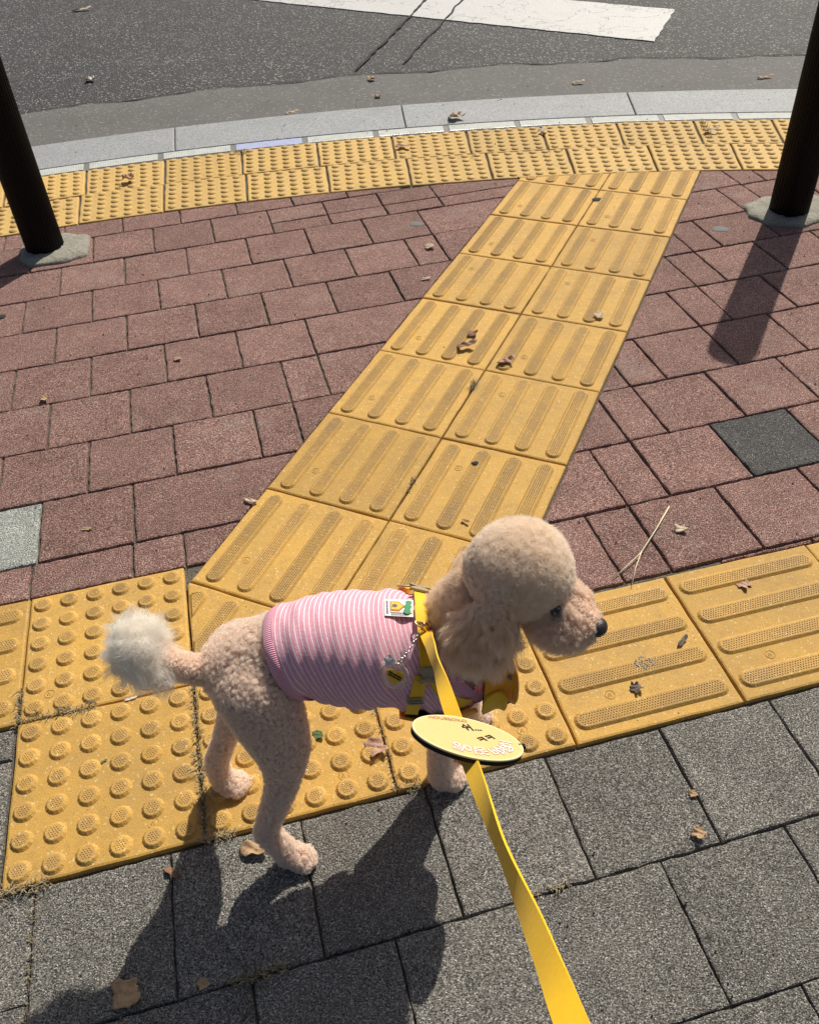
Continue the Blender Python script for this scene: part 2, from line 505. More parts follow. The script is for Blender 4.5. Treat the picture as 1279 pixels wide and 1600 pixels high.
# ------------------------------------------------------------------ pavers
JIT = lambda: (random.uniform(-.0045, .0045), random.uniform(-.0045, .0045))
def paver_variants(mat, nm, h=.0978, bv=.0050):
    res = []
    for k in range(6):
        mb = MB()
        prism(mb, [(-h, -h), (h, -h), (h, h), (-h, h)], 0, -.04, bv, jag=.0015, seg=.016)
        res.append(mb.mesh(nm, [mat]))
    return res
PV = {k: paver_variants(M[k], k + '_paver', *((.0988, .0032) if k == 'grey' else (.0978, .0048))) for k in ('red', 'grey', 'pale', 'charcoal')}
outer = MB(); outer_m = {'red': 0, 'grey': 1}
SPECIAL = [((.83, 1.512), 'charcoal'), ((-.838, 1.348), 'pale')]
def lay(grid, u0, v0, u1, v1, hps, kind):
    g = (.0012 if kind == 'grey' else .0022) / grid.p
    poly = grid.quad(u0 + g, v0 + g, u1 - g, v1 - g)
    cut = clips(poly, hps)
    if not cut or abs(area(cut)) < .0012: return
    full = abs(area(cut) - area(poly)) < 1e-6 and abs(u1 - u0 - 1) < 1e-6 and abs(v1 - v0 - 1) < 1e-6
    c = centre(cut)
    for sp, k in SPECIAL:
        if math.hypot(c[0] - sp[0], c[1] - sp[1]) < .075: kind = k
    if in_view(c, .16):
        z = random.uniform(-.0014, .0012)
        if full:
            inst('paver', random.choice(PV[kind]), pavement, (c[0], c[1], z), grid.a + random.randrange(4) * math.pi / 2 + random.uniform(-.006, .006), JIT())
        else:
            mb = MB(); prism(mb, [(x - c[0], y - c[1]) for x, y in cut], 0, -.04, .0048, jag=.0014, seg=.016)
            me = mb.mesh(kind + '_paver', [M[kind]]); inst('paver', me, pavement, (c[0], c[1], z), 0, JIT())
    elif in_view(c, 2.0):
        prism(outer, cut, random.uniform(-.0014, .0012), -.04, .004, outer_m.get(kind, 0), outer_m.get(kind, 0))

def row_cells(us, extra=None):
    us = sorted(us)
    return list(zip(us[:-1], us[1:]))
# red, left of the guiding strip
hl = [GS.hp_u(-.008, -1), GB.hp_v(1.012)] + HARC
for v in range(-2, 13):
    off = 0 if v % 2 == 0 else .5
    mid = (GL.w(0, v + .5))
    ue = 0
    for k in range(0, 400):   # where the row meets the strip
        if GS.uv(GL.w(k * .05 - 5, v + .5))[0] > -.0: ue = k * .05 - 5; break
    js = [k + off for k in range(-22, 22)]
    last = max(j for j in js if j < ue - .62)
    if v == -1: js = [-4.05, -3.05, -2.05, -1.05, -.05, .97, 1.5, 3.0]
    else: js = [j for j in js if j <= last] + ([last + .5] if v in (1, 2, 5, 8) else []) + [last + 2.5]
    for a, b in row_cells(js):
        if v == 7 and a > 2.9:      # slips cut to meet the curve
            lay(GL, a, v, b, v + .42, hl, 'red'); lay(GL, a, v + .42, b, v + 1, hl, 'red')
        else: lay(GL, a, v, b, v + 1, hl, 'red')
# red, right of the guiding strip
hr = [GS.hp_u(2.008), GB.hp_v(.012)] + HARC
for v in range(-3, 10):
    off = .5 if v % 2 == 0 else 0
    ue = 0
    for k in range(400):
        if GS.uv(GR.w(10 - k * .05, v + .5))[0] < 2: ue = 10 - k * .05; break
    js = [k + off for k in range(-22, 22)]
    first = min(j for j in js if j > ue + .45)
    js = [first - 2, first - .5] + [j for j in js if j >= first]
    for a, b in row_cells(js): lay(GR, a, v, b, v + 1, hr, 'red')
# grey in front
hg = [GB.hp_v(-1.012, -1)]
hg2 = [GB.hp_v(-.02, -1), GB.hp_u(-2.02, -1)]
for v in range(-9, 0):
    off = 0 if v % 2 else .5
    for k in range(-4, 12):
        lay(GG, k + off, v, k + off + 1, v + (1.07 if v == -1 else 1), hg + [GG.hp_u(-3.985)], 'grey')
    lay(GG, -5 + off + .0, v, -4 + off, v + 1, hg + [GG.hp_u(-3.985)], 'grey')
for v in range(-9, 4):
    for k in range(-9, -3):
        o_ = .5 if v % 2 else 0
        lay(GG, k + o_, v + .25, k + o_ + 1, v + 1.25, hg + [GG.hp_u(-4.0, -1)], 'grey')
        lay(GG, k + o_, v + .25, k + o_ + 1, v + 1.25, hg2 + [GB.hp_v(-1.0)], 'grey')
op = outer.build('outer_pavers', [M['red'], M['grey']], pavement); op['kind'] = 'stuff'

# ------------------------------------------------------------------ tactile tiles
ZT = .003
def dome_mesh(mat, mat2, r0=.0185, r1=.0130, h=.0054, studs=True, seg=14):
    mb = MB()
    prof = [(r0 + .0008, -.001), (r0, .0004), (r1 + (r0 - r1) * .35, h * .80), (r1 + .0006, h * .98), (r1 - .0012, h)]
    vs_ = [(r * math.cos(2 * math.pi * j / seg), r * math.sin(2 * math.pi * j / seg), z) for r, z in prof for j in range(seg)]
    n = len(prof)
    mb.add(vs_, [(i * seg + j, i * seg + (j + 1) % seg, (i + 1) * seg + (j + 1) % seg, (i + 1) * seg + j) for i in range(n - 1) for j in range(seg)])
    mb.f.append(tuple(range((n - 1) * seg, n * seg))); mb.m.append(1)
    if studs:
        d = .0041
        for i in range(-3, 4):
            for j in range(-3, 4):
                x = d * (i + (j % 2) * .5); y = d * .866 * j
                if math.hypot(x, y) < r1 - .0022:
                    a = .00145
                    mb.add([(x + a * math.cos(q), y + a * math.sin(q), h - .0001) for q in (0, 1.05, 2.1, 3.14, 4.19, 5.24)] + [(x + a * .5 * math.cos(q), y + a * .5 * math.sin(q), h + .0011) for q in (0, 2.1, 4.19)],
                           [(0, 1, 6), (1, 2, 7, 6), (2, 3, 7), (3, 4, 8, 7), (4, 5, 8), (5, 0, 6, 8), (6, 7, 8)], 1)
    return mb.mesh('dome', [mat, mat2])
DOME = dome_mesh(M['yel'], M['yeltop'])
BW, BL, BH = .0185, .1395, .0050
def stadium(L, w, n=7):
    return [(L - w + w * math.cos(-math.pi / 2 + math.pi * i / n), w * math.sin(-math.pi / 2 + math.pi * i / n)) for i in range(n + 1)] + \
           [(-L + w + w * math.cos(math.pi / 2 + math.pi * i / n), w * math.sin(math.pi / 2 + math.pi * i / n)) for i in range(n + 1)]
def bar_mesh(poly):
    mb = MB()
    top = shrink(poly, .0048); mid = shrink(poly, .0030)
    if not top: return None
    n = len(poly)
    # sloped flanks
    c = centre(poly)
    def inset(d):
        o = []
        for i, p_ in enumerate(poly):
            a, b = poly[i - 1], poly[(i + 1) % n]
            tx, ty = b[0] - a[0], b[1] - a[1]; l = math.hypot(tx, ty) or 1
            o.append((p_[0] - ty / l * d, p_[1] + tx / l * d))
        return o
    rings = [(inset(-.0008), -.001), (inset(0), .0004), (inset(.0038), BH * .86), (inset(.0050), BH)]
    vs_ = [(x, y, z) for r_, z in rings for x, y in r_]
    mb.add(vs_, [(i * n + j, i * n + (j + 1) % n, (i + 1) * n + (j + 1) % n, (i + 1) * n + j) for i in range(3) for j in range(n)])
    mb.f.append(tuple(range(3 * n, 4 * n))); mb.m.append(1)
    d = .0050
    for i in range(-30, 31):
        for j in (-2, -1, 0, 1, 2):
            x = i * d + (j % 2) * d * .5; y = j * .0045
            if inside((x, y), poly, .0066):
                a = .0016
                mb.add([(x + a * math.cos(q), y + a * math.sin(q), BH - .0001) for q in (.78, 2.36, 3.93, 5.5)] + [(x + a * .55 * math.cos(q), y + a * .55 * math.sin(q), BH + .0012) for q in (.78, 2.36, 3.93, 5.5)],
                       [(0, 1, 5, 4), (1, 2, 6, 5), (2, 3, 7, 6), (3, 0, 4, 7), (4, 5, 6, 7)], 1)
    return mb.mesh('bar', [M['yel'], M['yeltop']])
BARFULL = bar_mesh(stadium(BL, BW))
def tile_mesh():
    mb = MB(); h = .1495
    prism(mb, [(-h, -h), (h, -h), (h, h), (-h, h)], 0, -.045, .0045, jag=.0008, seg=.03)
    return mb.mesh('tactile_tile', [M['yel']])
TILES = [tile_mesh() for _ in range(4)]
mbk = MB()
ring = [(.0085 * math.cos(2 * math.pi * k / 18), .0085 * math.sin(2 * math.pi * k / 18), .0002) for k in range(18)]
mbk.tube(ring, .0007, 5, True)
mbk.tube([(-.004, -.003, .0002), (-.001, .004, .0002), (.001, -.004, .0002), (.004, .003, .0002)], .0007, 5)
MARK = mbk.mesh('embossed_mark', [M['yel']], True)

def tile_full(c, ang, kind, barang=0.0):
    z = ZT + random.uniform(-.001, .001); tl = (random.uniform(-.003, .003), random.uniform(-.003, .003))
    a = ang + random.uniform(-.004, .004)
    o = inst('tactile_tile', random.choice(TILES), pavement, (c[0], c[1], z), a, tl)
    Mw = Matrix.Translation((c[0], c[1], z)) @ o.rotation_euler.to_matrix().to_4x4()
    def sub(name, me, x, y, rz=0):
        s = bpy.data.objects.new(name, me); COL.objects.link(s); s.parent = o
        s.location = (x, y, 0); s.rotation_euler = (0, 0, rz); return s
    if kind == 'dome':
        for i in range(6):
            for j in range(6): sub('dome', DOME, (i - 2.5) * .050, (j - 2.5) * .050, random.choice((0, 1.05, 2.1)))
        sub('embossed_mark', MARK, *random.choice(((.025, .1), (-.1, -.1), (.075, -.1))))
    else:
        for k in range(4):
            q = (k - 1.5) * .0735
            x, y = (0, q) if barang == 0 else (q, 0)
            sub('bar', BARFULL, x, y, barang)
        x, y = (-.06, -.0735) if barang == 0 else (-.0735, random.choice((.06, -.06)))
        sub('embossed_mark', MARK, x, y)
    return o
def tile_cut(poly_world, c, ang, barang):
    """a tile sawn to fit; bars clipped with it"""
    ca, sa = math.cos(-ang), math.sin(-ang)
    loc = [((x - c[0]) * ca - (y - c[1]) * sa, (x - c[0]) * sa + (y - c[1]) * ca) for x, y in poly_world]
    mb = MB(); prism(mb, loc, 0, -.045, .004, jag=.0008, seg=.03)
    o = inst('tactile_tile', mb.mesh('tactile_tile', [M['yel']]), pavement, (c[0], c[1], ZT), ang)
    for k in range(4):
        q = (k - 1.5) * .0735
        st_ = stadium(BL, BW)
        st_ = [(x, y + q) for x, y in st_] if barang == 0 else [(-y + q, x) for x, y in st_]
        cp = st_
        for i in range(len(loc)):
            a, b = loc[i], loc[(i + 1) % len(loc)]; l = math.hypot(b[0] - a[0], b[1] - a[1])
            if l < 1e-5: continue
            nn = (-(b[1] - a[1]) / l, (b[0] - a[0]) / l); cp = clips(cp, [(nn, nn[0] * a[0] + nn[1] * a[1] + .004)])
            if not cp: break
        if not cp or abs(area(cp)) < .0004: continue
        me = bar_mesh([(x, y - q) if barang == 0 else (y, -(x - q)) for x, y in cp])
        if me is None: continue
        s = bpy.data.objects.new('bar', me); COL.objects.link(s); s.parent = o
        s.location = (0, q, 0) if barang == 0 else (q, 0, 0); s.rotation_euler = (0, 0, barang)
    return o
def lay_tile(grid, u, v, kind, hps=(), barang=0.0):
    g = .0035
    poly = grid.quad(u + g, v + g, u + 1 - g, v + 1 - g)
    cut = clips(poly, hps)
    if not cut or abs(area(cut)) < .002: return
    c = grid.w(u + .5, v + .5)
    if not in_view(centre(cut), .35): return
    if abs(area(cut) - area(poly)) < 1e-6: tile_full(c, grid.a, kind, barang)
    else: tile_cut(cut, c, grid.a, barang)
hs = [GB.hp_v(.012), GB.hp_u(-.99)] + arc_hps(RIN - .002)
for j in range(-2, 12):
    for i in (0, 1): lay_tile(GS, i, -j - 1, 'bar', hs, math.pi / 2)
for u in (-2,): lay_tile(GB, u, 0, 'dome')
for u in (-2, -1, 0): lay_tile(GB, u, -1, 'dome')
for u in (-5, -4, -3): lay_tile(GB, u, 0, 'bar', (), 0.0)
for u in (1, 2, 3, 4): lay_tile(GB, u, -1, 'bar', (), 0.0)

# tactile tiles that follow the kerb
def far_tile(a0, a1, r0, r1):
    am = (a0 + a1) / 2; c = polar((r0 + r1) / 2, am); rot = R(am - 90)
    ca, sa = math.cos(-rot), math.sin(-rot)
    pw = [polar(r0, a0), polar(r0, a1), polar(r1, a1), polar(r1, a0)]
    if area(pw) < 0: pw = pw[::-1]
    loc = [((x - c[0]) * ca - (y - c[1]) * sa, (x - c[0]) * sa + (y - c[1]) * ca) for x, y in pw]
    mb = MB(); prism(mb, loc, 0, -.04, .005, jag=.0015, seg=.04)
    o = inst('tactile_tile', mb.mesh('tactile_tile', [M['yelfar']]), pavement, (c[0], c[1], .002 + random.uniform(-.0025, .0015)), rot + random.uniform(-.006, .006), (random.uniform(-.006, .006), random.uniform(-.004, .004)))
    md = MB(); w = r0 * R(abs(a0 - a1)); d = r1 - r0
    for i in range(6):
        for j in range(6):
            x, y = (i - 2.5) * w / 6.1, (j - 2.5) * d / 6.1
            prof = [(.0165, -.001), (.0150, .0018), (.0115, .0048), (.0065, .0060)]
            sg = 10
            md.add([(x + r_ * math.cos(2 * math.pi * k / sg), y + r_ * math.sin(2 * math.pi * k / sg), z) for r_, z in prof for k in range(sg)],
                   [(p_ * sg + k, p_ * sg + (k + 1) % sg, (p_ + 1) * sg + (k + 1) % sg, (p_ + 1) * sg + k) for p_ in range(3) for k in range(sg)] + [tuple(range(3 * sg, 4 * sg))])
    s = bpy.data.objects.new('domes', md.mesh('domes', [M['yelfar']], True)); COL.objects.link(s); s.parent = o; s['kind'] = 'stuff'
for k in range(-9, 20):
    a0 = 102.037 - 2.522 * k
    if in_view(polar(6.95, a0 - 1.26), 1.6): far_tile(a0 - .03, a0 - 2.522 + .03, RIN + .003, 7.074)
for k in range(-9, 20):
    a0 = 101.892 - 2.405 * k
    if in_view(polar(7.2, a0 - 1.2), 1.6): far_tile(a0 - .03, a0 - 2.405 + .03, 7.081, 7.337)

# ------------------------------------------------------------------ bollards
def bollard(x, y, label, collar_pts, clabel):
    b = empty('bollard', (x, y, 0))
    tag(b, label, 'bollard', 'black bollards along the kerb')
    mb = MB(); n = 144; H = 1.02
    zs = [-.02, .004, .01, H - .035, H - .018, H - .006, H]
    rs = [.0605, .0605, .0605, .0605, .057, .046, .025]
    vs_ = []
    for z, r in zip(zs, rs):
        for j in range(n):
            fl = (.0016 if (j % 4) in (0, 1) else -.0012) * (r / .0605)
            a = 2 * math.pi * j / n; vs_.append((x + (r + fl) * math.cos(a), y + (r + fl) * math.sin(a), z))
    k = len(zs)
    mb.add(vs_, [(i * n + j, i * n + (j + 1) % n, (i + 1) * n + (j + 1) % n, (i + 1) * n + j) for i in range(k - 1) for j in range(n)] + [tuple(range((k - 1) * n, k * n))])
    mb.build('fluted_shaft', [M['post']], b)
    # concrete patch round the foot
    mb = MB()
    pts = collar_pts if area(collar_pts) > 0 else collar_pts[::-1]
    pts = ragged(pts, .02, .005); n = len(pts)
    rings = []
    for f_, z in ((1.0, -.006), (.985, .006), (.93, .011), (.75, .012), (.5, .013), (.2, .013)):
        rings += [(x + (px - x) * f_, y + (py - y) * f_, z + (random.uniform(-.0025, .0025) if f_ < .99 else 0)) for px, py in pts]
    mb.add(rings, [(i * n + j, i * n + (j + 1) % n, (i + 1) * n + (j + 1) % n, (i + 1) * n + j) for i in range(5) for j in range(n)] + [tuple(range(5 * n, 6 * n))])
    c = mb.build('concrete_collar', [M['collar']], b, True)
    return b
bollard(-1.163, 2.775, 'fluted black bollard on a concrete patch at the left end of the yellow tiles', [(-1.232, 2.699), (-1.186, 2.646), (-1.073, 2.657), (-1.005, 2.70), (-1.030, 2.85), (-1.106, 2.88), (-1.188, 2.86), (-1.25, 2.784)], '')
bollard(1.307, 2.672, 'fluted black bollard whose long shadow falls across the red pavers', [(1.179, 2.746), (1.17, 2.655), (1.214, 2.59), (1.302, 2.552), (1.374, 2.584), (1.46, 2.66), (1.453, 2.751), (1.416, 2.80), (1.272, 2.79)], '')

# ------------------------------------------------------------------ poodle: flesh
prim = []     # (centre, radius, region)
def chain(pts, region):
    """pts: (x, y, z, r); spheres set close along the chain"""
    for a, b in zip(pts[:-1], pts[1:]):
        a, b = np.array(a), np.array(b); L = np.linalg.norm(a[:3] - b[:3]); n = max(2, int(L / (min(a[3], b[3]) * .28)))
        for i in range(n + 1):
            q = a + (b - a) * i / n; prim.append((q[:3], q[3], region))
AX = np.array([-.30, -.225, -.20, -.152, -.096, -.046, .005, .04, .075, .115, .15])
AY = np.array([.696, .702, .704, .708, .713, .718, .722, .726, .730, .735, .74])
AZ = np.array([.335, .340, .345, .357, .346, .333, .316, .303, .300, .306, .32])
AR = np.array([.040, .060, .0615, .0625, .072, .0755, .079, .074, .066, .055, .045])
def axis(x): return np.interp(x, AX, AY), np.interp(x, AX, AZ), np.interp(x, AX, AR)
def tor(x, k=1.0, d=.010):
    y, z, r = axis(x); return (x, y, z, (r - d) * k)
chain([(-.240, .700, .337, .044)] + [tor(x) for x in (-.218, -.19, -.152, -.11, -.07, -.03, .005, .03)] + [(.07, .731, .302, .050)], 'body')
chain([(.045, .731, .335, .050), (.072, .722, .395, .043), (.098, .704, .455, .040)], 'neck')
# skull, muzzle: laid out in a head frame, then turned and carried to where the dog holds its head
H0, H1, HYAW = np.array([.138, .742, .437]), np.array([.1265, .686, .503]), R(-9)
_c, _s = math.cos(HYAW), math.sin(HYAW)
HM = np.array([[_c, -_s, 0], [_s, _c, 0], [0, 0, 1.]])
def hf(p_): return (np.asarray(p_, float) - H0) @ HM.T + H1
def hi_(p_): return (np.asarray(p_, float) - H1) @ HM + H0
def hchain(pts, region): chain([(*hf(q[:3]), q[3]) for q in pts], region)
hchain([(.115, .743, .436, .043), (.142, .742, .440, .045), (.158, .736, .426, .040)], 'head')
hchain([(.165, .731, .412, .031), (.195, .717, .396, .0215), (.219, .706, .387, .0165)], 'muzzle')
hchain([(.170, .728, .388, .026), (.200, .713, .376, .017), (.212, .708, .373, .012)], 'jaw')
hchain([(.180, .746, .393, .020), (.206, .739, .389, .0175)], 'muzzle')      # far whisker pad
hchain([(.176, .705, .387, .022), (.203, .698, .380, .0175)], 'muzzle')      # near whisker pad
# ears (leather flaps)
for sg, yo in ((-1, .697), (1, .776)):
    hchain([(.118, yo, .446, .013), (.106, yo + sg * .010, .412, .017), (.096, yo + sg * .013, .385, .020), (.092, yo + sg * .011, .362, .016)], 'ear')
    hchain([(.118, yo + sg * .004, .430, .011), (.117, yo + sg * .012, .40, .014), (.112, yo + sg * .013, .372, .012)], 'ear')
    hchain([(.106, yo + sg * .002, .425, .011), (.083, yo + sg * .009, .402, .014), (.076, yo + sg * .010, .376, .012)], 'ear')
# near hind leg
chain([(-.215, .668, .330, .050), (-.200, .648, .285, .042), (-.190, .634, .245, .033), (-.193, .622, .205, .0215), (-.205, .611, .165, .0160), (-.227, .602, .112, .0128), (-.235, .598, .085, .0138), (-.219, .595, .045, .0132), (-.212, .594, .022, .0142), (-.196, .592, .015, .0138)], 'leg')
for dy, dx in ((-.013, -.004), (-.004, .004), (.006, .004), (.014, -.003)):
    chain([(-.200 + dx, .592 + dy * .7, .014, .0092), (-.184 + dx, .590 + dy, .0095, .0080)], 'paw')
# far hind leg
chain([(-.235, .725, .325, .048), (-.236, .736, .275, .040), (-.255, .741, .225, .031), (-.279, .741, .175, .0190), (-.303, .737, .120, .0135), (-.325, .731, .070, .0138), (-.327, .727, .045, .0135), (-.322, .723, .022, .0145), (-.310, .720, .016, .0138)], 'leg')
for dy, dx in ((-.013, -.004), (-.004, .004), (.006, .004), (.014, -.003)):
    chain([(-.315 + dx, .720 + dy * .7, .017, .0105), (-.297 + dx, .719 + dy, .0115, .0095)], 'paw')
# near fore leg
chain([(.020, .694, .300, .040), (.025, .692, .255, .031), (.026, .697, .200, .0205), (.022, .700, .120, .0140), (.020, .701, .06, .0135), (.022, .702, .025, .0155), (.034, .703, .018, .0155)], 'leg')
for dy, dx in ((-.013, -.004), (-.004, .004), (.006, .004), (.014, -.003)):
    chain([(.032 + dx, .704 + dy * .7, .017, .0105), (.048 + dx, .706 + dy, .0115, .0095)], 'paw')
# far fore leg
chain([(.040, .762, .295, .038), (.052, .775, .25, .030), (.062, .786, .200, .0205), (.070, .797, .120, .0165), (.074, .805, .055, .0155), (.076, .809, .025, .0155), (.088, .813, .018, .0155)], 'leg')
for dy, dx in ((-.013, -.004), (-.004, .004), (.006, .004), (.014, -.003)):
    chain([(.086 + dx, .813 + dy * .7, .017, .0105), (.102 + dx, .817 + dy, .0115, .0095)], 'paw')
# tail
chain([(-.255, .698, .347, .021), (-.280, .692, .345, .0165), (-.303, .690, .356, .0155), (-.322, .687, .376, .0140), (-.336, .685, .398, .013), (-.343, .684, .413, .014)], 'tail')

dog = empty('poodle', (-.10, .70, 0))
tag(dog, 'cream poodle in a striped shirt standing side on at the tactile tiles', 'dog')
t = NT('poodle_skin'); p = t.pos(False)
M['skin'] = t.finish(t.mix(t.noise(p, 60, 3), (.66, .50, .40), (.78, .62, .50)), .8)
bm = bmesh.new()
for c, r, _ in prim:
    bmesh.ops.create_icosphere(bm, subdivisions=2, radius=r, matrix=Matrix.Translation(Vector(c)))
me = bpy.data.meshes.new('tmp'); bm.to_mesh(me); bm.free()
tmp = bpy.data.objects.new('tmp', me); COL.objects.link(tmp)
md = tmp.modifiers.new('r', 'REMESH'); md.mode = 'VOXEL'; md.voxel_size = .0036
md = tmp.modifiers.new('s', 'SMOOTH'); md.iterations = 6; md.factor = .5
dg = bpy.context.evaluated_depsgraph_get()
body_me = bpy.data.meshes.new_from_object(tmp.evaluated_get(dg))
bpy.data.objects.remove(tmp); bpy.data.meshes.remove(me)
body_me.name = 'body'; body_me.materials.clear(); body_me.materials.append(M['skin'])
body_me.polygons.foreach_set('use_smooth', [True] * len(body_me.polygons))
body = place(bpy.data.objects.new('body', body_me), dog)

# ------------------------------------------------------------------ shirt surface: x along the back, th from the spine towards the camera side
def sx0(th): return -.168 - .023 * np.cos(th)
def sx1(th): return .063 - .043 * np.cos(th)
def fold(s, x, th):
    w = .35 + .65 * np.clip((1 - np.cos(th)) * .75, 0, 1)
    a = np.sin(x * 205 + 1.2 * np.sin(th * 1.3) + 2.2 * np.sin(x * 37)) * .0009
    b = np.sin(x * 88 + 1.7 * th + 1.8 * np.sin(x * 41 + 1)) * .0034
    c = np.sin(x * 330 - 3.0 * th + 2 * np.sin(th * 2.2 + x * 20)) * .0012
    d = -.0045 * np.exp(-((x + .012 + .012 * np.sin(th)) / .010) ** 2)       # pinched under the harness
    e = np.exp(-((s - .5) / .55) ** 4)
    return (a * (.5 + .5 * np.sin(th * 1.7 + x * 25)) + b + c) * w * e * 1.1 + d * e
def surf(x, th, off=0.0, f=True):
    x = np.asarray(x, float); th = np.asarray(th, float)
    y, z, r = np.interp(x, AX, AY), np.interp(x, AX, AZ), np.interp(x, AX, AR)
    s = (x - sx0(th)) / (sx1(th) - sx0(th))
    belly = .004 * np.clip(-np.cos(th), 0, 1)
    rr = r + .0025 + off + (fold(s, x, th) if f else 0)
    return np.stack([x + 0 * th, y - rr * np.sin(th), z + (rr + belly) * np.cos(th)], -1)
def surf_frame(x, th, off):
    p0 = surf(x, th, off, False); px = surf(x + .001, th, off, False) - p0; pt = surf(x, th + .01, off, False) - p0
    ex = Vector(px).normalized(); et = Vector(pt).normalized(); n = et.cross(ex) * -1
    n = ex.cross(-et).normalized()
    return Vector(p0), ex, -et, n        # origin, towards head, towards spine, outwards

t = NT('striped_jersey')
uv = t.n('ShaderNodeUVMap'); s_ = t.n('ShaderNodeSeparateXYZ', {0: uv.outputs[0]})
fr = t.math('FRACT', t.math('MULTIPLY', s_.outputs[0], 34.0))
c = t.ramp(fr, [(0.0, (.82, .64, .69)), (.20, (.82, .64, .69)), (.27, (.76, .30, .40)), (.38, (.68, .20, .29)), (.47, (.79, .42, .50)), (.62, (.79, .44, .52)), (.72, (.68, .20, .29)), (.82, (.76, .30, .40)), (.90, (.82, .64, .69)), (1.0, (.82, .64, .69))])
p = t.pos(False)
c = t.mix(1.0, c, t.ramp(t.noise(p, 420, 2, .6), [(.3, .84), (.7, 1.08)]), 'MULTIPLY')
knit = t.math('SINE', t.math('MULTIPLY', s_.outputs[1], 900.0))
M['jersey'] = t.finish(c, .9, t.bump(t.noise(p, 300, 3), .4, .0008), Sheen_Weight=.25, Sheen_Roughness=.5)
t = NT('pink_ribbing')
uv = t.n('ShaderNodeUVMap'); s_ = t.n('ShaderNodeSeparateXYZ', {0: uv.outputs[0]})
rib = t.math('SINE', t.math('MULTIPLY', s_.outputs[1], 6.2832 * 150))
c = t.mix(t.ramp(rib, [(0, 0.0), (1, 1.0)]), (.74, .31, .42), (.84, .48, .57))
M['rib'] = t.finish(c, .9, t.bump(rib, .6, .0012), Sheen_Weight=.2)

shirt = empty('dog_shirt', (-.07, .71, .24))
tag(shirt, 'pink and white striped jersey shirt worn by the poodle', 'dog shirt')
def grid_obj(name, P, uvs, mat, parent, closed=True, thick=.0012):
    nu, nv = P.shape[:2]
    vs_ = P.reshape(-1, 3); fs = []; luv = []
    for i in range(nu - 1):
        for j in range(nv - 1):
            ids = [(i, j), (i + 1, j), (i + 1, j + 1), (i, j + 1)]
            fs.append(tuple(a * nv + b for a, b in ids)); luv += [uvs[a, b] for a, b in ids]
    o = mobj(name, vs_, fs, mat, parent, True)
    ul = o.data.uv_layers.new(name='uv'); ul.data.foreach_set('uv', np.array(luv, np.float32).ravel())
    sm = o.modifiers.new('cloth', 'SOLIDIFY'); sm.thickness = thick; sm.offset = 0
    return o
NS, NTH = 200, 128
ss, tt = np.meshgrid(np.linspace(.035, .965, NS), np.linspace(-math.pi, math.pi, NTH + 1), indexing='ij')
xx = sx0(tt) + ss * (sx1(tt) - sx0(tt))
grid_obj('jersey_body', surf(xx, tt), np.stack([ss, tt / (2 * math.pi) + .5], -1), M['jersey'], shirt)
for nm, s0, s1 in (('hem', -.018, .042), ('neckband', .958, 1.03)):
    ss, tt = np.meshgrid(np.linspace(s0, s1, 14), np.linspace(-math.pi, math.pi, NTH + 1), indexing='ij')
    xx = sx0(tt) + ss * (sx1(tt) - sx0(tt))
    q = (ss - s0) / (s1 - s0)
    grid_obj(nm, surf(xx, tt, .0016 * np.sin(np.pi * q) - (.002 if nm == 'hem' else .003) * ((1 - q) if nm == 'hem' else q), False), np.stack([ss, tt / (2 * math.pi) + .5], -1), M['rib'], shirt)
def sleeve(path, radii):
    P = []; U = []
    k = len(path); n = 40
    for i in range(25):
        f_ = i / 24 * (k - 1); a = min(int(f_), k - 2); f_ -= a
        c = Vector(path[a]).lerp(Vector(path[a + 1]), f_); r = radii[a] + (radii[a + 1] - radii[a]) * f_ + .0008 * math.sin(i * 1.9)
        P.append([(c.x + r * math.cos(q), c.y + r * math.sin(q), c.z + .3 * r * math.cos(q) * .3) for q in np.linspace(0, 2 * math.pi, n + 1)])
        U.append([(i / 24 * .30, q / 40) for q in range(n + 1)])
    grid_obj('sleeve', np.array(P), np.array(U), M['jersey'], shirt)
sleeve([(.022, .690, .272), (.026, .690, .225), (.027, .697, .172)], [.050, .038, .031])
sleeve([(.045, .768, .272), (.056, .780, .225), (.064, .788, .172)], [.048, .036, .030])

# sewn label with a little house and tree
M['white'] = plain('label_white', (.80, .80, .78), .7)
M['ink'] = plain('label_ink', (.10, .10, .12), .7)
M['house'] = plain('house_yellow', (.80, .47, .02), .7)
M['roof'] = plain('roof_brown', (.42, .15, .03), .7)
M['tree'] = plain('tree_green', (.03, .26, .10), .7)
def patch_poly(name, pts, off, mat, parent, sub=6):
    """flat piece sewn on the shirt; pts in metres (a along body, b towards the spine) about the label centre"""
    cx, cth = -.0215, R(-2)
    r = float(np.interp(cx, AX, AR))
    d = []
    n = len(pts)
    for i in range(n):
        a, b = pts[i], pts[(i + 1) % n]
        for k in range(sub): d.append((a[0] + (b[0] - a[0]) * k / sub, a[1] + (b[1] - a[1]) * k / sub))
    c = centre(pts)
    allp = [c] + [(c[0] + (q[0] - c[0]) * .5, c[1] + (q[1] - c[1]) * .5) for q in d] + d
    V = [surf(cx + a, cth - b / r, off, False) for a, b in allp]
    m = len(d)
    F = [(0, 1 + i, 1 + (i + 1) % m) for i in range(m)] + [(1 + i, 1 + m + i, 1 + m + (i + 1) % m, 1 + (i + 1) % m) for i in range(m)]
    o = mobj(name, V, F, mat, parent)
    so = o.modifiers.new('t', 'SOLIDIFY'); so.thickness = .0006; so.offset = 0
    return o
lab = patch_poly('label_patch', [(-.0185, -.0135), (.0185, -.0135), (.0185, .0135), (-.0185, .0135)], .0035, M['white'], shirt)
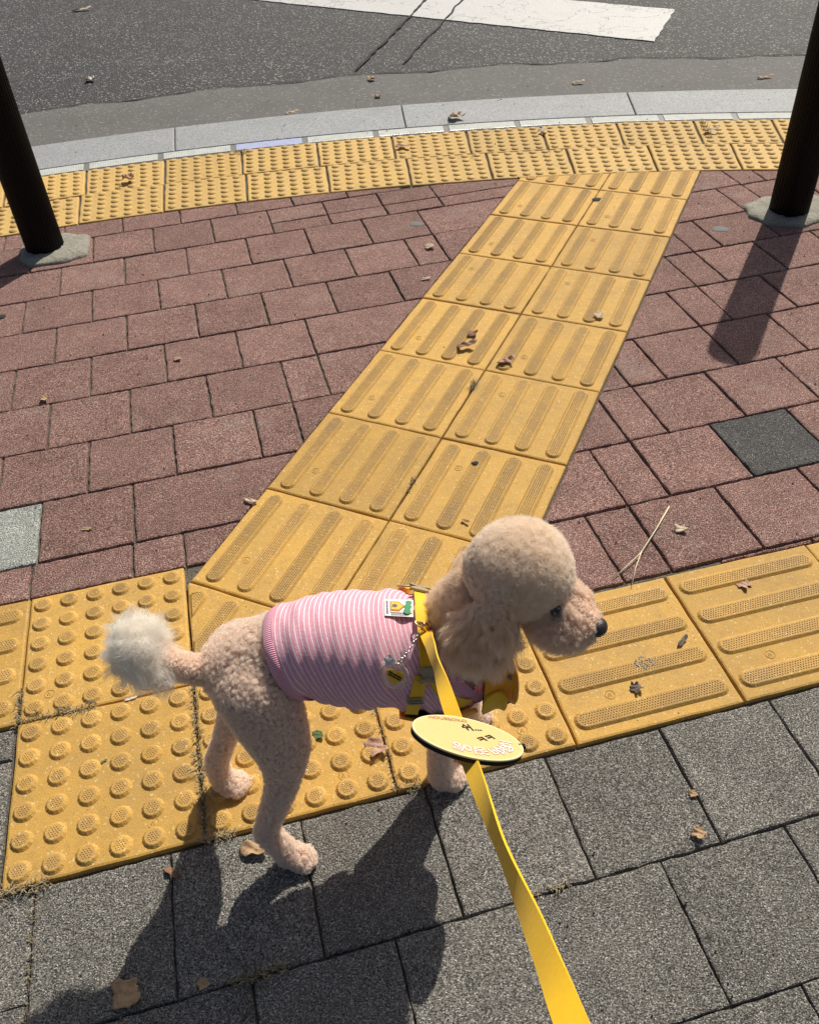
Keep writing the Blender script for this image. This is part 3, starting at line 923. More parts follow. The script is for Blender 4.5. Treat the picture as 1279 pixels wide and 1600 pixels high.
patch_poly('label_border', [(-.0118, -.0095), (.0165, -.0095), (.0165, .0105), (-.0118, .0105)], .0039, plain('label_tan', (.45, .30, .18), .7), lab)
patch_poly('label_field', [(-.0108, -.0085), (.0155, -.0085), (.0155, .0095), (-.0108, .0095)], .0043, M['white'], lab)
patch_poly('printed_roof', [(-.0105, -.0070), (.0000, -.0072), (.0075, .0006), (.0000, .0085), (-.0105, .0083)], .0047, M['roof'], lab)
patch_poly('printed_house', [(-.0098, -.0050), (-.0005, -.0052), (.0052, .0006), (-.0005, .0066), (-.0098, .0064)], .0051, M['house'], lab)
patch_poly('printed_door', [(-.0085 + .0035 * math.cos(q) + .003, .0008 + .0026 * math.sin(q)) for q in np.linspace(0, 6.283, 10)[:-1]], .0055, M['ink'], lab, 1)
for k, (a, b, r_) in enumerate(((.0125, .0075, .0042), (.0110, .0005, .0050), (.0100, -.0068, .0050))):
    patch_poly('printed_tree', [(a + r_ * .95 * math.cos(q), b + r_ * .8 * math.sin(q)) for q in np.linspace(0, 6.283, 14)[:-1]], .0049 + .0003 * k, M['tree'], lab, 1)
for k in range(9):
    patch_poly('printed_letter', [(-.0165, -.0105 + k * .0024), (-.0140, -.0105 + k * .0024), (-.0140, -.0092 + k * .0024), (-.0165, -.0092 + k * .0024)], .0040, M['ink'], lab, 1)
for k in range(8):
    patch_poly('printed_letter', [(-.0100 + k * .0024, -.0124), (-.0086 + k * .0024, -.0124), (-.0086 + k * .0024, -.0105), (-.0100 + k * .0024, -.0105)], .0040, M['ink'], lab, 1)

# ------------------------------------------------------------------ poodle: nose, eyes, fur
t = NT('wet_nose'); p = t.pos(False)
M['nose'] = t.finish((.022, .014, .014), .42, t.bump(t.voro(p, 900), .4, .0006), Coat_Weight=.3)
M['eye'] = plain('dark_eye', (.012, .007, .005), .05, Coat_Weight=1.0)
bm = bmesh.new()
bmesh.ops.create_uvsphere(bm, u_segments=28, v_segments=18, radius=1)
for v in bm.verts:
    x, y, z = v.co
    w = 1.0 - .28 * max(0, -z)                    # narrower below
    v.co = (x * .0110, y * .0135 * w, z * .0108)
    for sgn in (-1, 1):                           # nostrils
        d_ = (Vector((v.co.x - .009, v.co.y - sgn * .006, v.co.z + .001))).length
        if d_ < .0042: v.co.x -= .003 * (1 - d_ / .0042)
me = bpy.data.meshes.new('nose'); bm.to_mesh(me); bm.free()
me.polygons.foreach_set('use_smooth', [True] * len(me.polygons)); me.materials.append(M['nose'])
hd = math.atan2(-.030, .075)
no = bpy.data.objects.new('nose', me); no.location = hf((.2292, .7013, .3870)); no.rotation_euler = (0, R(12), hd + HYAW); place(no, dog)
for y_, x_ in ((.697, .179), (.752, .190)):
    bm = bmesh.new(); bmesh.ops.create_uvsphere(bm, u_segments=16, v_segments=12, radius=.0075)
    me = bpy.data.meshes.new('eye'); bm.to_mesh(me); bm.free(); me.materials.append(M['eye'])
    me.polygons.foreach_set('use_smooth', [True] * len(me.polygons))
    eo = bpy.data.objects.new('eye', me); eo.location = hf((x_, y_, .417)); place(eo, dog)

def hair_mat(name, col, rough=.42, rr=.5):
    t = NT(name)
    hi = t.n('ShaderNodeHairInfo')
    c = t.mix(hi.outputs['Random'], [x * .94 for x in col], [x * 1.015 for x in col])
    d = t.n('ShaderNodeBsdfDiffuse', {'Color': c})
    tr = t.n('ShaderNodeBsdfTranslucent', {'Color': c})
    h = t.n('ShaderNodeBsdfHairPrincipled', {'Color': c, 'Roughness': rough, 'Radial Roughness': rr}, parametrization='COLOR')
    a = t.n('ShaderNodeMixShader', {0: .45, 1: d.outputs[0], 2: tr.outputs[0]})
    m = t.n('ShaderNodeMixShader', {0: .22, 1: a.outputs[0], 2: h.outputs[0]})
    t.t.links.new(m.outputs[0], t.out.inputs[0])
    return t.mat
M['fur'] = hair_mat('cream_curly_fur', (.975, .882, .788))
M['furhead'] = hair_mat('cream_head_fur', (.978, .888, .768))
M['furear'] = hair_mat('apricot_ear_fur', (.945, .805, .635))
M['furtail'] = hair_mat('white_tail_fur', (.985, .955, .89))
M['furface'] = hair_mat('muzzle_fur', (.935, .80, .67))

# roots on the skin
body_me.calc_loop_triangles()
nv = len(body_me.vertices)
V = np.empty(nv * 3, np.float32); body_me.vertices.foreach_get('co', V); V = V.reshape(-1, 3).astype(float)
VN = np.empty(nv * 3, np.float32); body_me.vertices.foreach_get('normal', VN); VN = VN.reshape(-1, 3).astype(float)
T = np.empty(len(body_me.loop_triangles) * 3, np.int32); body_me.loop_triangles.foreach_get('vertices', T); T = T.reshape(-1, 3)
# region of each vertex: the sphere it lies closest to
PC = np.array([p_[0] for p_ in prim]); PR_ = np.array([p_[1] for p_ in prim]); REG = np.array([p_[2] for p_ in prim])
vreg = np.empty(nv, dtype=object)
for i in range(0, nv, 4000):
    d_ = np.abs(np.linalg.norm(V[i:i + 4000, None] - PC[None], axis=2) - PR_[None])
    vreg[i:i + 4000] = REG[d_.argmin(1)]
TA = .5 * np.linalg.norm(np.cross(V[T[:, 1]] - V[T[:, 0]], V[T[:, 2]] - V[T[:, 0]]), axis=1)
treg = vreg[T[:, 0]]
def under_shirt(Pt):
    x = Pt[:, 0]; y, z, r = np.interp(x, AX, AY), np.interp(x, AX, AZ), np.interp(x, AX, AR)
    th = np.arctan2(y - Pt[:, 1], Pt[:, 2] - z)
    rad = np.hypot(Pt[:, 1] - y, Pt[:, 2] - z)
    s = (x - sx0(th)) / (sx1(th) - sx0(th))
    a = (s > .015) & (s < .97) & (rad < r + .02)
    b = (Pt[:, 2] > .178) & (Pt[:, 2] < .34) & (x > -.03) & (x < .10)
    return a | b
def roots(regs, dens):
    sel = np.isin(treg, regs); idx = np.where(sel)[0]
    A = TA[idx]; n = int(A.sum() * dens)
    k = rng.choice(idx, n, p=A / A.sum())
    r1, r2 = np.sqrt(rng.random(n)), rng.random(n)
    w = np.stack([1 - r1, r1 * (1 - r2), r1 * r2], 1)
    P_ = (V[T[k]] * w[:, :, None]).sum(1); N_ = (VN[T[k]] * w[:, :, None]).sum(1)
    N_ /= np.linalg.norm(N_, axis=1, keepdims=True)
    reg = treg[k]
    keep = ~((np.isin(reg, ['body', 'leg', 'neck'])) & under_shirt(P_))
    return P_[keep], N_[keep], reg[keep]
def unit(a): return a / np.maximum(np.linalg.norm(a, axis=1, keepdims=True), 1e-9)
def grow(name, P_, D_, L, K, amp, turns, spacing, cw, rad, mat, flop=0.0, fuzz=.15, jit=.35, lv=.0):
    """curls gathered in locks: each hair follows the nearest lock's helix"""
    N = len(P_)
    nc = max(8, int(N / max(2, spacing)))
    ci = rng.choice(N, nc, replace=False)
    kd = kdtree.KDTree(nc)
    for j, i in enumerate(ci): kd.insert(P_[i], j)
    kd.balance()
    near = np.array([kd.find(q)[1] for q in P_])
    Dc = unit(D_[ci] + rng.normal(0, .22, (nc, 3))); Lc = L[ci] * rng.uniform(1 - lv, 1 + lv * .6, len(ci))
    ph = rng.random(nc) * 6.283; tc = turns * rng.uniform(.7, 1.3, nc) * rng.choice([-1, 1], nc); ac = amp * rng.uniform(.6, 1.3, nc)
    up = np.where(np.abs(Dc[:, 2:3]) < .9, np.array([[0, 0, 1.]]), np.array([[1., 0, 0]]))
    E1 = unit(np.cross(Dc, up)); E2 = np.cross(Dc, E1)
    tt_ = np.linspace(0, 1, K)
    out = np.empty((N, K, 3), np.float32)
    own = unit(D_ + rng.normal(0, fuzz, (N, 3)))
    dj = rng.normal(0, 1, (N, 3)) * amp * jit
    phn = ph[near] + rng.normal(0, .35, N)
    for k, q in enumerate(tt_):
        e = min(1.0, q * 2.2)
        hx = (ac[near] * e * (np.cos(tc[near] * 6.283 * q + phn) - (1 - e) * np.cos(phn)))[:, None]
        hy = (ac[near] * e * (np.sin(tc[near] * 6.283 * q + phn) - (1 - e) * np.sin(phn)))[:, None]
        hel = hx * E1[near] + hy * E2[near]
        a = P_ + own * (L * q)[:, None]
        b = P_[ci][near] + Dc[near] * (Lc[near] * q)[:, None]
        w = cw * q ** .8
        out[:, k] = a * (1 - w) + b * w + hel + dj * q
        out[:, k, 2] -= flop * (L * q * q)
    out[:, :, 2] = np.maximum(out[:, :, 2], .0045)
    hc = bpy.data.hair_curves.new(name)
    hc.add_curves([K] * N)
    hc.position_data.foreach_set('vector', out.ravel())
    ra = hc.attributes.get('radius') or hc.attributes.new('radius', 'FLOAT', 'POINT')
    prof = rad * (1 - .65 * tt_ ** 2)
    ra.data.foreach_set('value', np.tile(prof, N).astype(np.float32))
    hc.materials.append(mat)
    return place(bpy.data.objects.new(name, hc), dog)

# body and legs: short tight curls
P_, N_, rg = roots(['body', 'leg', 'paw', 'neck'], 1.15e6)
L = np.where(rg == 'body', .0115, np.where(rg == 'paw', .0040, .0085)) * rng.uniform(.75, 1.15, len(P_))
D_ = unit(N_ + np.array([-.15, 0, -.35]) * .8)
grow('fur', P_, D_, L, 9, .0017, 1.6, 22, .55, .00015, M['fur'], 0, .24, .25, .15)
P_, N_, rg = roots(['tail'], 2.0e6)
k = P_[:, 0] > -.335
L = np.full(k.sum(), .0075) * rng.uniform(.7, 1.2, k.sum())
grow('tail_fur', P_[k], unit(N_[k] + np.array([-.4, 0, .2])), L, 6, .0010, 1.0, 18, .5, .00014, M['fur'])
# tail pompom
PCt = np.array([-.345, .684, .410])
P_, N_, rg = roots(['tail'], 1.1e7)
k = P_[:, 0] < -.333
P_ = P_[k]; N_ = N_[k]
D_ = unit(P_ - PCt + rng.normal(0, .013, P_.shape) + N_ * .004 + np.array([-.010, 0, .006]))
L = rng.uniform(.024, .046, len(P_))
grow('pompom_fur', P_, D_, L, 14, .0046, 1.4, 24, .84, .00014, M['furtail'], .10, .42, .16, .35)
# head: dense ball clipped round
HC = hf([.136, .742, .4375]); HRv = np.array([.0645, .0635, .0675])
P_, N_, rg = roots(['head', 'neck', 'ear'], 2.4e6)
Q_ = hi_(P_); k = (np.linalg.norm(Q_ - np.array([.178, .697, .415]), axis=1) > .0080) & ((Q_[:, 2] > .388) & (rg != 'ear') | (Q_[:, 2] > .420)) & ~((Q_[:, 0] > .168) & (Q_[:, 2] < .425))
P_ = P_[k]; N_ = N_[k]
D_ = unit((P_ - HC) + N_ * .012 + rng.normal(0, .006, P_.shape))
# length to the clipped outline
def to_ell(P_, D_, C_, Rv):
    p = (P_ - C_) / Rv; d = D_ / Rv
    a = (d * d).sum(1); b = (p * d).sum(1); c = (p * p).sum(1) - 1
    return (-b + np.sqrt(np.maximum(b * b - a * c, 0))) / a
L = np.clip(to_ell(P_, D_, HC, HRv), .006, .05) * rng.uniform(.80, 1.07, len(P_))
grow('head_fur', P_, D_, L, 11, .0026, 1.3, 24, .46, .00014, M['furhead'], .06, .30, .28, .10)
# cheeks, muzzle
P_, N_, rg = roots(['muzzle', 'jaw'], 1.6e6)
EY = [hf((.178, .697, .415)), hf((.190, .752, .417))]
k = (np.linalg.norm(P_ - EY[0], axis=1) > .0080) & (np.linalg.norm(P_ - hf([.2290, .7014, .387]), axis=1) > .0105)
P_ = P_[k]; N_ = N_[k]; Q_ = hi_(P_)
top = (Q_[:, 2] > .402 - .25 * (Q_[:, 0] - .18)) & (np.abs(Q_[:, 1] - (.731 - .42 * (Q_[:, 0] - .165))) < .010)
L = np.where(top, .004, .0165) * rng.uniform(.7, 1.15, len(P_)) * np.clip((.236 - Q_[:, 0]) / .045, .5, 1)
D_ = unit(N_ + np.array([-.1, 0, -.6]))
grow('muzzle_fur', P_, D_, L, 8, .0014, 1.0, 20, .52, .00014, M['furface'], .12, .26, .22, .2)
# ears: long waves
P_, N_, rg = roots(['ear'], 1.5e6)
L = rng.uniform(.020, .044, len(P_)) * np.clip((.50 - hi_(P_)[:, 2]) / .10, .5, 1.0)
D_ = unit(N_ * .5 + np.array([-.15, 0, -.85]))
grow('ear_fur', P_, D_, L, 11, .0030, 1.0, 40, .72, .00015, M['furear'], .2, .22, .14, .2)
# ruff at the nape
P_, N_, rg = roots(['neck', 'body'], 1.4e6)
k = (P_[:, 0] > .01) & (P_[:, 2] > .345)
P_ = P_[k]; N_ = N_[k]
L = rng.uniform(.012, .024, len(P_))
grow('ruff_fur', P_, unit(N_ * .7 + np.array([-.35, 0, -.55])), L, 9, .0026, 1.2, 24, .5, .00015, M['furear'], .1, .22)

# ------------------------------------------------------------------ harness
def webbing(name, base):
    t = NT(name); p = t.pos(False)
    w1 = t.n('ShaderNodeTexWave', {'Vector': p, 'Scale': 650.0, 'Distortion': 3.0}).outputs[1]
    c = t.mix(t.noise(p, 300, 3), [x * .88 for x in base], [min(1, x * 1.06) for x in base])
    return t.finish(c, .62, t.bump(w1, .22, .0004), Sheen_Weight=.1)
M['web'] = webbing('yellow_webbing', (.88, .52, .003))
M['panel'] = webbing('amber_padded_fabric', (.86, .36, .010))
M['lining'] = plain('black_mesh_lining', (.012, .012, .013), .9)
M['buckle'] = plain('khaki_plastic', (.33, .28, .19), .42)
M['gold'] = plain('pale_gold_metal', (.80, .62, .32), .25, Metallic=1.0)
M['steel'] = plain('silver_metal', (.72, .71, .70), .22, Metallic=1.0)
M['mark'] = plain('grey_reflective_print', (.16, .16, .17), .5)

harness = empty('dog_harness', (0, .72, .25))
tag(harness, 'yellow webbing dog harness with khaki buckles strapped over the striped shirt', 'dog harness')
def ribbon(mb, pts, nrm, w, th=.0016, m=0):
    """flat strap through pts with outward normals nrm"""
    pts = [Vector(p_) for p_ in pts]; L = []
    for i, p_ in enumerate(pts):
        tg = (pts[min(i + 1, len(pts) - 1)] - pts[max(i - 1, 0)]).normalized()
        n = Vector(nrm[i]); n = (n - tg * n.dot(tg)).normalized(); sd = n.cross(tg)
        ww = (w[i] if isinstance(w, (list, tuple)) else w) / 2
        L += [p_ - sd * ww, p_ + sd * ww, p_ + sd * ww + n * th, p_ - sd * ww + n * th]
    k = len(pts); fs = []
    for i in range(k - 1):
        for j in range(4): fs.append((4 * i + j, 4 * i + (j + 1) % 4, 4 * i + 4 + (j + 1) % 4, 4 * i + 4 + j))
    fs += [(3, 2, 1, 0), (4 * k - 4, 4 * k - 3, 4 * k - 2, 4 * k - 1)]
    mb.add(L, fs, m)
def on_body(path, off, n=18):
    pts, ns = [], []
    for i in range(n):
        f_ = i / (n - 1) * (len(path) - 1); a = min(int(f_), len(path) - 2); f_ -= a
        x = path[a][0] + (path[a + 1][0] - path[a][0]) * f_; th = R(path[a][1] + (path[a + 1][1] - path[a][1]) * f_)
        o_, ex, up, nn = surf_frame(x, th, off); pts.append(o_); ns.append(nn)
    return pts, ns
def strap(name, path, w=.0165, off=.003, mat='web', th=.0017):
    mb = MB(); pts, ns = on_body(path, off); ribbon(mb, pts, ns, w, th); return mb.build(name, [M[mat]], harness)
strap('back_strap', [(.006, -28), (.006, 0), (.007, 30), (.008, 51)])
strap('back_strap', [(.006, -1), (.006, 14)], .0185, .0062)
for nm, path in (('girth_strap', [(.001, 60), (-.008, 82), (-.014, 105), (-.016, 128), (-.016, 150)]), ('shoulder_strap', [(.016, 60), (.028, 78), (.045, 92), (.06, 102)]),
                 ('girth_strap', [(-.002, -36), (-.014, -55), (-.018, -90), (-.018, -140)]), ('shoulder_strap', [(.014, -36), (.03, -55), (.05, -80), (.07, -105)])):
    strap(nm, path)
def frame(name, x, th, w, h, r=.0014, off=.0062, rot=0.0):
    o_, ex, up, nn = surf_frame(x, R(th), off)
    a = ex * math.cos(rot) + up * math.sin(rot); b = -ex * math.sin(rot) + up * math.cos(rot)
    mb = MB(); pts = [o_ + a * (w / 2 * sx_) + b * (h / 2 * sy_) for sx_, sy_ in ((-1, -.7), (-.8, -1), (.8, -1), (1, -.7), (1, .7), (.8, 1), (-.8, 1), (-1, .7))]
    mb.tube(pts, r, 8, True, nn); mb.tube([o_ - a * w / 2, o_ + a * w / 2], r, 8, False, nn)
    return mb.build(name, [M['buckle']], harness, True)
frame('slider', -.009, 86, .021, .009, rot=R(14))
frame('slider', .031, 79, .019, .009, rot=R(-30))
frame('slider', -.012, -47, .021, .009, rot=R(-14))
frame('slider', .026, -46, .021, .009, rot=R(25))
def ypiece(x, th, flip):
    o_, ex, up, nn = surf_frame(x, R(th), .0058); up = up * flip
    mb = MB()
    outl = [(-.0125, .0085), (.0125, .0085), (.0135, .0035), (.0035, -.0060), (.0150, -.0085), (.0115, -.0135), (0, -.0075), (-.0115, -.0135), (-.0150, -.0085), (-.0035, -.0060), (-.0135, .0035)]
    V0 = [o_ + ex * a + up * b for a, b in outl]; V1 = [q + nn * .0030 for q in V0]; n = len(outl)
    c0 = o_ + nn * .0030
    mb.add(V0 + V1 + [c0 + up * -.001], [(i, (i + 1) % n, n + (i + 1) % n, n + i) for i in range(n)] + [(n + i, n + (i + 1) % n, 2 * n) for i in range(n)])
    return mb.build('y_connector', [M['buckle']], harness)
ypiece(.0085, 57, 1); ypiece(.0065, -31, -1)
# chest panel and belly panel: curved padded shells
def shell(name, cx, cth, hx, hth, off, mat, flare=0.0, skew=0.0, n=22, thick=.004, pw=3.2, f2=0.0):
    P = []
    for i in range(n):
        row = []
        for j in range(n):
            a = -1 + 2 * i / (n - 1); b = -1 + 2 * j / (n - 1)
            # square to rounded-square
            k = (abs(a) ** pw + abs(b) ** pw) ** (1 / pw); m_ = max(abs(a), abs(b)); sc = m_ / k if k > 0 else 1
            a, b = a * sc, b * sc
            bul = off + .003 * (1 - (a * a + b * b) / 2) + flare * max(0, a) ** 2 + f2 * max(0, -b)
            row.append(surf(cx + a * hx + skew * b, R(cth + b * hth), bul, False))
        P.append(row)
    P = np.array(P); nu, nv_ = P.shape[:2]
    o = mobj(name, P.reshape(-1, 3), [(i * nv_ + j, (i + 1) * nv_ + j, (i + 1) * nv_ + j + 1, i * nv_ + j + 1) for i in range(nu - 1) for j in range(nv_ - 1)], [M[mat], M['lining']], harness, True)
    so = o.modifiers.new('t', 'SOLIDIFY'); so.thickness = thick; so.offset = 0
    return o
shell('chest_panel', .103, 96, .022, 46, .012, 'panel', .018)
shell('chest_lining', .100, 96, .020, 43, .0075, 'lining', .016)
shell('chest_pocket', .094, 106, .016, 22, .017, 'web', .012)
shell('belly_panel', -.008, 152, .024, 32, .009, 'panel')
shell('belly_lining', -.002, 150, .022, 34, .0050, 'lining')
shell('breast_strap', .045, 122, .028, 18, .010, 'panel')
for dx, dth in ((.012, -24), (.010, 26)):
    o_, ex, up, nn = surf_frame(.103 + dx, R(96 + dth), .022)
    mb = MB(); q = .0042
    V0 = [o_ + ex * (q * a) + up * (q * b) for a, b in ((-1, .8), (1, .8), (.9, -.2), (.2, -1), (-.9, .1))]
    mb.add(V0 + [v + nn * .002 for v in V0], [(5, 6, 7, 8, 9)] + [(i, (i + 1) % 5, 5 + (i + 1) % 5, 5 + i) for i in range(5)])
    mb.build('reflective_mark', [M['mark']], harness)
# D ring
DR, dex, dup, dnn = surf_frame(.007, R(15), .0085)
dn2 = (dnn - dup * .5).normalized()
mb = MB()
mb.tube([DR + dex * (.0105 * math.cos(q)) - (dup * .8 - dnn * .25) * (.0095 * max(-.15, math.sin(q))) for q in np.linspace(0, 2 * math.pi, 26)[:-1]], .0012, 8, True)
mb.build('d_ring', [M['gold']], harness, True)

# ------------------------------------------------------------------ leash with its snap hook
RING = DR - (dup * .8 - dnn * .25) * .0095
LP = [Vector((.0105, .690, .394)), Vector((.0145, .640, .432)), Vector((.019, .585, .466)), Vector((.027, .50, .512)), Vector((.039, .395, .570)), Vector((.0495, .275, .659)), Vector((.0560, .178, .748)), Vector((.0585, .125, .797)), Vector((.062, .075, .847)), Vector((.066, .02, .92))]
FI = [-10, 42, 58, 18, 30, 62, 34, 14, 5, 0]
leash = empty('leash', (.0105, .690, .30))
tag(leash, 'yellow webbing leash running from the back of the harness up towards the camera', 'leash')
camp = Vector((0, 0, 1.237))
def catmull(P, t_):
    i = min(int(t_), len(P) - 2); f_ = t_ - i
    a, b, c, d = P[max(i - 1, 0)], P[i], P[i + 1], P[min(i + 2, len(P) - 1)]
    return .5 * ((2 * b) + (c - a) * f_ + (2 * a - 5 * b + 4 * c - d) * f_ ** 2 + (3 * b - a - 3 * c + d) * f_ ** 3)
pts, ns = [], []
nL = 160
for i in range(nL):
    t_ = i / (nL - 1) * (len(LP) - 1)
    p_ = catmull(LP, t_); q_ = catmull(LP, min(t_ + .01, len(LP) - 1.001)); tg = (q_ - catmull(LP, max(0, t_ - .01))).normalized()
    k = min(int(t_), len(FI) - 2); ang = FI[k] + (FI[k + 1] - FI[k]) * (3 * (t_ - k) ** 2 - 2 * (t_ - k) ** 3)
    v = (camp - p_).normalized(); v = (v - tg * v.dot(tg)).normalized()
    pts.append(p_); ns.append(Quaternion(tg, R(ang)) @ v)
mb = MB(); ribbon(mb, pts, ns, .0160, .0019); mb.build('webbing', [M['web']], leash)
# fine stitches along both selvedges
mb = MB()
loopv = Vector((.0105, .690, .394))
mb.tube([loopv + Vector((.010 * c_, -.004, -.001 + .0005 * s_2)) for c_, s_2 in ((-1, 0), (1, 0))], .0014, 8)
hk = [RING + Vector((.0035 * math.cos(q), -.001, .0065 * math.sin(q) + .004)) for q in np.linspace(-1.57, 4.5, 16)]
mb.tube(hk, .0014, 8)
mb.tube([RING + Vector((0, -.002, .010)), loopv], [.0028, .0022], 10)
mb.tube([loopv.lerp(RING, .55), loopv.lerp(RING, .35)], .0036, 12)
mb.build('snap_hook', [M['gold']], leash, True)

# ------------------------------------------------------------------ oval tag threaded on the leash
t = NT('printed_tag_face'); p = t.pos(False)
M['tagface'] = t.finish(t.mix(t.noise(p, 400, 3), (.56, .44, .17), (.64, .52, .23)), .55, t.bump(t.noise(p, 900, 2), .2, .0004))
M['felt'] = plain('black_felt', (.010, .010, .011), .95)
M['trim'] = plain('cream_stitching', (.82, .70, .38), .7)
M['brown'] = plain('brown_print', (.50, .24, .10), .7)
M['ltwhite'] = plain('white_print', (.84, .80, .76), .7)
M['ltpink'] = plain('pinkish_print_edge', (.55, .27, .16), .7)
tagp = catmull(LP, 3.74)
tgd = (catmull(LP, 3.84) - catmull(LP, 3.64)).normalized()
TX = (Vector((1, .06, -.46))).normalized()
# the tag lies along the strap, which passes under it
TY = -tgd; TY = (TY - TX * TY.dot(TX)).normalized()
TN = TX.cross(TY).normalized()
if TN.z < 0: TN = -TN
tagc = tagp + TN * .0075
oval = empty('leash_tag', tagc)
tag(oval, 'oval yellow printed tag with black edge hanging on the leash in front of the dog', 'tag')
A_, B_ = .0540, .0390
def tagpt(u, v, w): return tagc + TX * u + TY * v + TN * w
def disc(name, a, b, w0, w1, mat, n=72, bev=.0008):
    mb = MB(); V_ = []
    for f_, w in ((1.0, w0), (1.0, w1 - bev), (1 - bev / a, w1)):
        V_ += [tagpt(a * f_ * math.cos(2 * math.pi * k / n), b * f_ * math.sin(2 * math.pi * k / n), w) for k in range(n)]
    mb.add(V_, [(i * n + j, i * n + (j + 1) % n, (i + 1) * n + (j + 1) % n, (i + 1) * n + j) for i in range(2) for j in range(n)] + [tuple(range(n))[::-1], tuple(range(2 * n, 3 * n))])
    return mb.build(name, [M[mat]], oval)
disc('felt_backing', A_ * 1.0, B_ * 1.0, -.0024, .0012, 'felt')
face = disc('printed_face', A_ * .995, B_ * .995, .0013, .0030, 'tagface')
mb = MB(); mb.tube([tagpt(A_ * .985 * math.cos(q), B_ * .985 * math.sin(q), .0026) for q in np.linspace(0, 2 * math.pi, 90)[:-1]], .0011, 6, True); mb.build('stitched_rim', [M['trim']], oval, True)
mb = MB(); mb.tube([tagpt(A_ * .955, B_ * -.02, .002), tagpt(A_ * 1.04, B_ * -.03, .003), tagpt(A_ * 1.06, B_ * -.1, .001)], .0016, 6); mb.build('thread_loop', [M['felt']], oval, True)
fontless = {}
def letters(word, size, mat, at, rot, off, parent, grow_=0.0):
    cu = bpy.data.curves.new('letters', 'FONT'); cu.body = word; cu.size = size; cu.align_x = 'CENTER'; cu.align_y = 'CENTER'; cu.resolution_u = 3
    cu.offset = grow_; cu.extrude = .0001
    o_ = bpy.data.objects.new('tmp', cu); COL.objects.link(o_)
    dg_ = bpy.context.evaluated_depsgraph_get(); dg_.update()
    me = bpy.data.meshes.new_from_object(o_.evaluated_get(dg_)); bpy.data.objects.remove(o_)
    c_, s_ = math.cos(rot), math.sin(rot)
    for v in me.vertices:
        x, y = v.co.x * c_ - v.co.y * s_, v.co.x * s_ + v.co.y * c_
        v.co = tagpt(at[0] + x, at[1] + y, off + v.co.z)
    me.materials.clear(); me.materials.append(M[mat])
    lo = bpy.data.objects.new('printed_letters', me); place(lo, parent); return lo
# arc of outlined letters along the lower right rim
for k, (ch, deg) in enumerate(zip('말이옷', (-118, -101, -84))):
    for m_, g_, of_ in (('ltpink', .0006, .0031), ('ltwhite', 0, .0034)):
        letters(ch, .0150, m_, (A_ * .70 * math.cos(R(deg)), B_ * .66 * math.sin(R(deg))), R(deg + 90), of_, face, g_)
for k, (ch, deg) in enumerate(zip('비여행이', (-60, -45, -29, -10))):
    for m_, g_, of_ in (('ltpink', .0006, .0031), ('ltwhite', 0, .0034)):
        letters(ch, .0150, m_, (A_ * .72 * math.cos(R(deg)), B_ * .68 * math.sin(R(deg))), R(deg + 90), of_, face, g_)
letters('ㅋㅋ', .0130, 'felt', (.0190, .0010), R(30), .0033, face, .0004)
letters('쉬...', .0130, 'felt', (.0100, .0190), R(8), .0033, face, .0003)
letters('HOUSEOKO', .0075, 'brown', (-.0100, .0310), R(3), .0033, face, .0001)

# ------------------------------------------------------------------ key ring charm
charm = empty('heart_charm', (-.03, .66, .30))
tag(charm, 'round clear resin charm with a yellow heart and silver chain hanging from the harness', 'charm')
CO, cex, cup, cnn = surf_frame(-.0325, R(60), .0085)
t = NT('clear_resin')
M['resin'] = t.finish((.93, .88, .80), .08, None, Transmission_Weight=.75, IOR=1.46, Alpha=1.0)
def loc_pt(a, b, c_): return CO + cex * a + cup * b + cnn * c_
def solid(name, outl, z0, z1, mat, parent, bulge=0):
    n = len(outl); c_ = centre(outl); mb = MB()
    mb.add([loc_pt(a, b, z0) for a, b in outl] + [loc_pt(a, b, z1) for a, b in outl] + [loc_pt(c_[0], c_[1], z1 + bulge), loc_pt(c_[0], c_[1], z0)],
           [(i, (i + 1) % n, n + (i + 1) % n, n + i) for i in range(n)] + [(n + i, n + (i + 1) % n, 2 * n) for i in range(n)] + [((i + 1) % n, i, 2 * n + 1) for i in range(n)])
    return mb.build(name, [M[mat]], parent)
circ = [(.0172 * math.cos(q) * (1 + .05 * math.sin(q * 3)), .0178 * math.sin(q)) for q in np.linspace(0, 6.283, 33)[:-1]]
solid('resin_disc', circ, 0, .0028, 'resin', charm)
mb = MB(); mb.tube([loc_pt(a, b, .0018) for a, b in circ], .0016, 7, True); mb.build('resin_rim', [M['resin']], charm, True)
hrt = []
for q in np.linspace(0, 6.283, 33)[:-1]:
    x = 16 * math.sin(q) ** 3; y = 13 * math.cos(q) - 5 * math.cos(2 * q) - 2 * math.cos(3 * q) - math.cos(4 * q)
    c_, s_ = math.cos(R(-12)), math.sin(R(-12)); x, y = x * .00072, y * .00072
    hrt.append((x * c_ - y * s_, x * s_ + y * c_))
hrt = hrt[::-1]
M['heart'] = plain('heart_yellow', (.82, .47, .01), .35)
h_ = solid('yellow_heart', hrt, .0030, .0048, 'heart', charm, .0006)
for r_ in (0, 1):
    for k in range(11):
        x = -.0088 + k * .0016; y = .0028 - r_ * .0034
        c_, s_ = math.cos(R(-26)), math.sin(R(-26))
        w = .00045 + .0003 * ((k * 7 + r_ * 3) % 3)
        ql = [(x - w, y - .0011), (x + w, y - .0011), (x + w, y + .0011), (x - w, y + .0011)]
        solid('printed_digit', [(a * c_ - b * s_, a * s_ + b * c_) for a, b in ql], .0053, .0056, 'felt', h_)
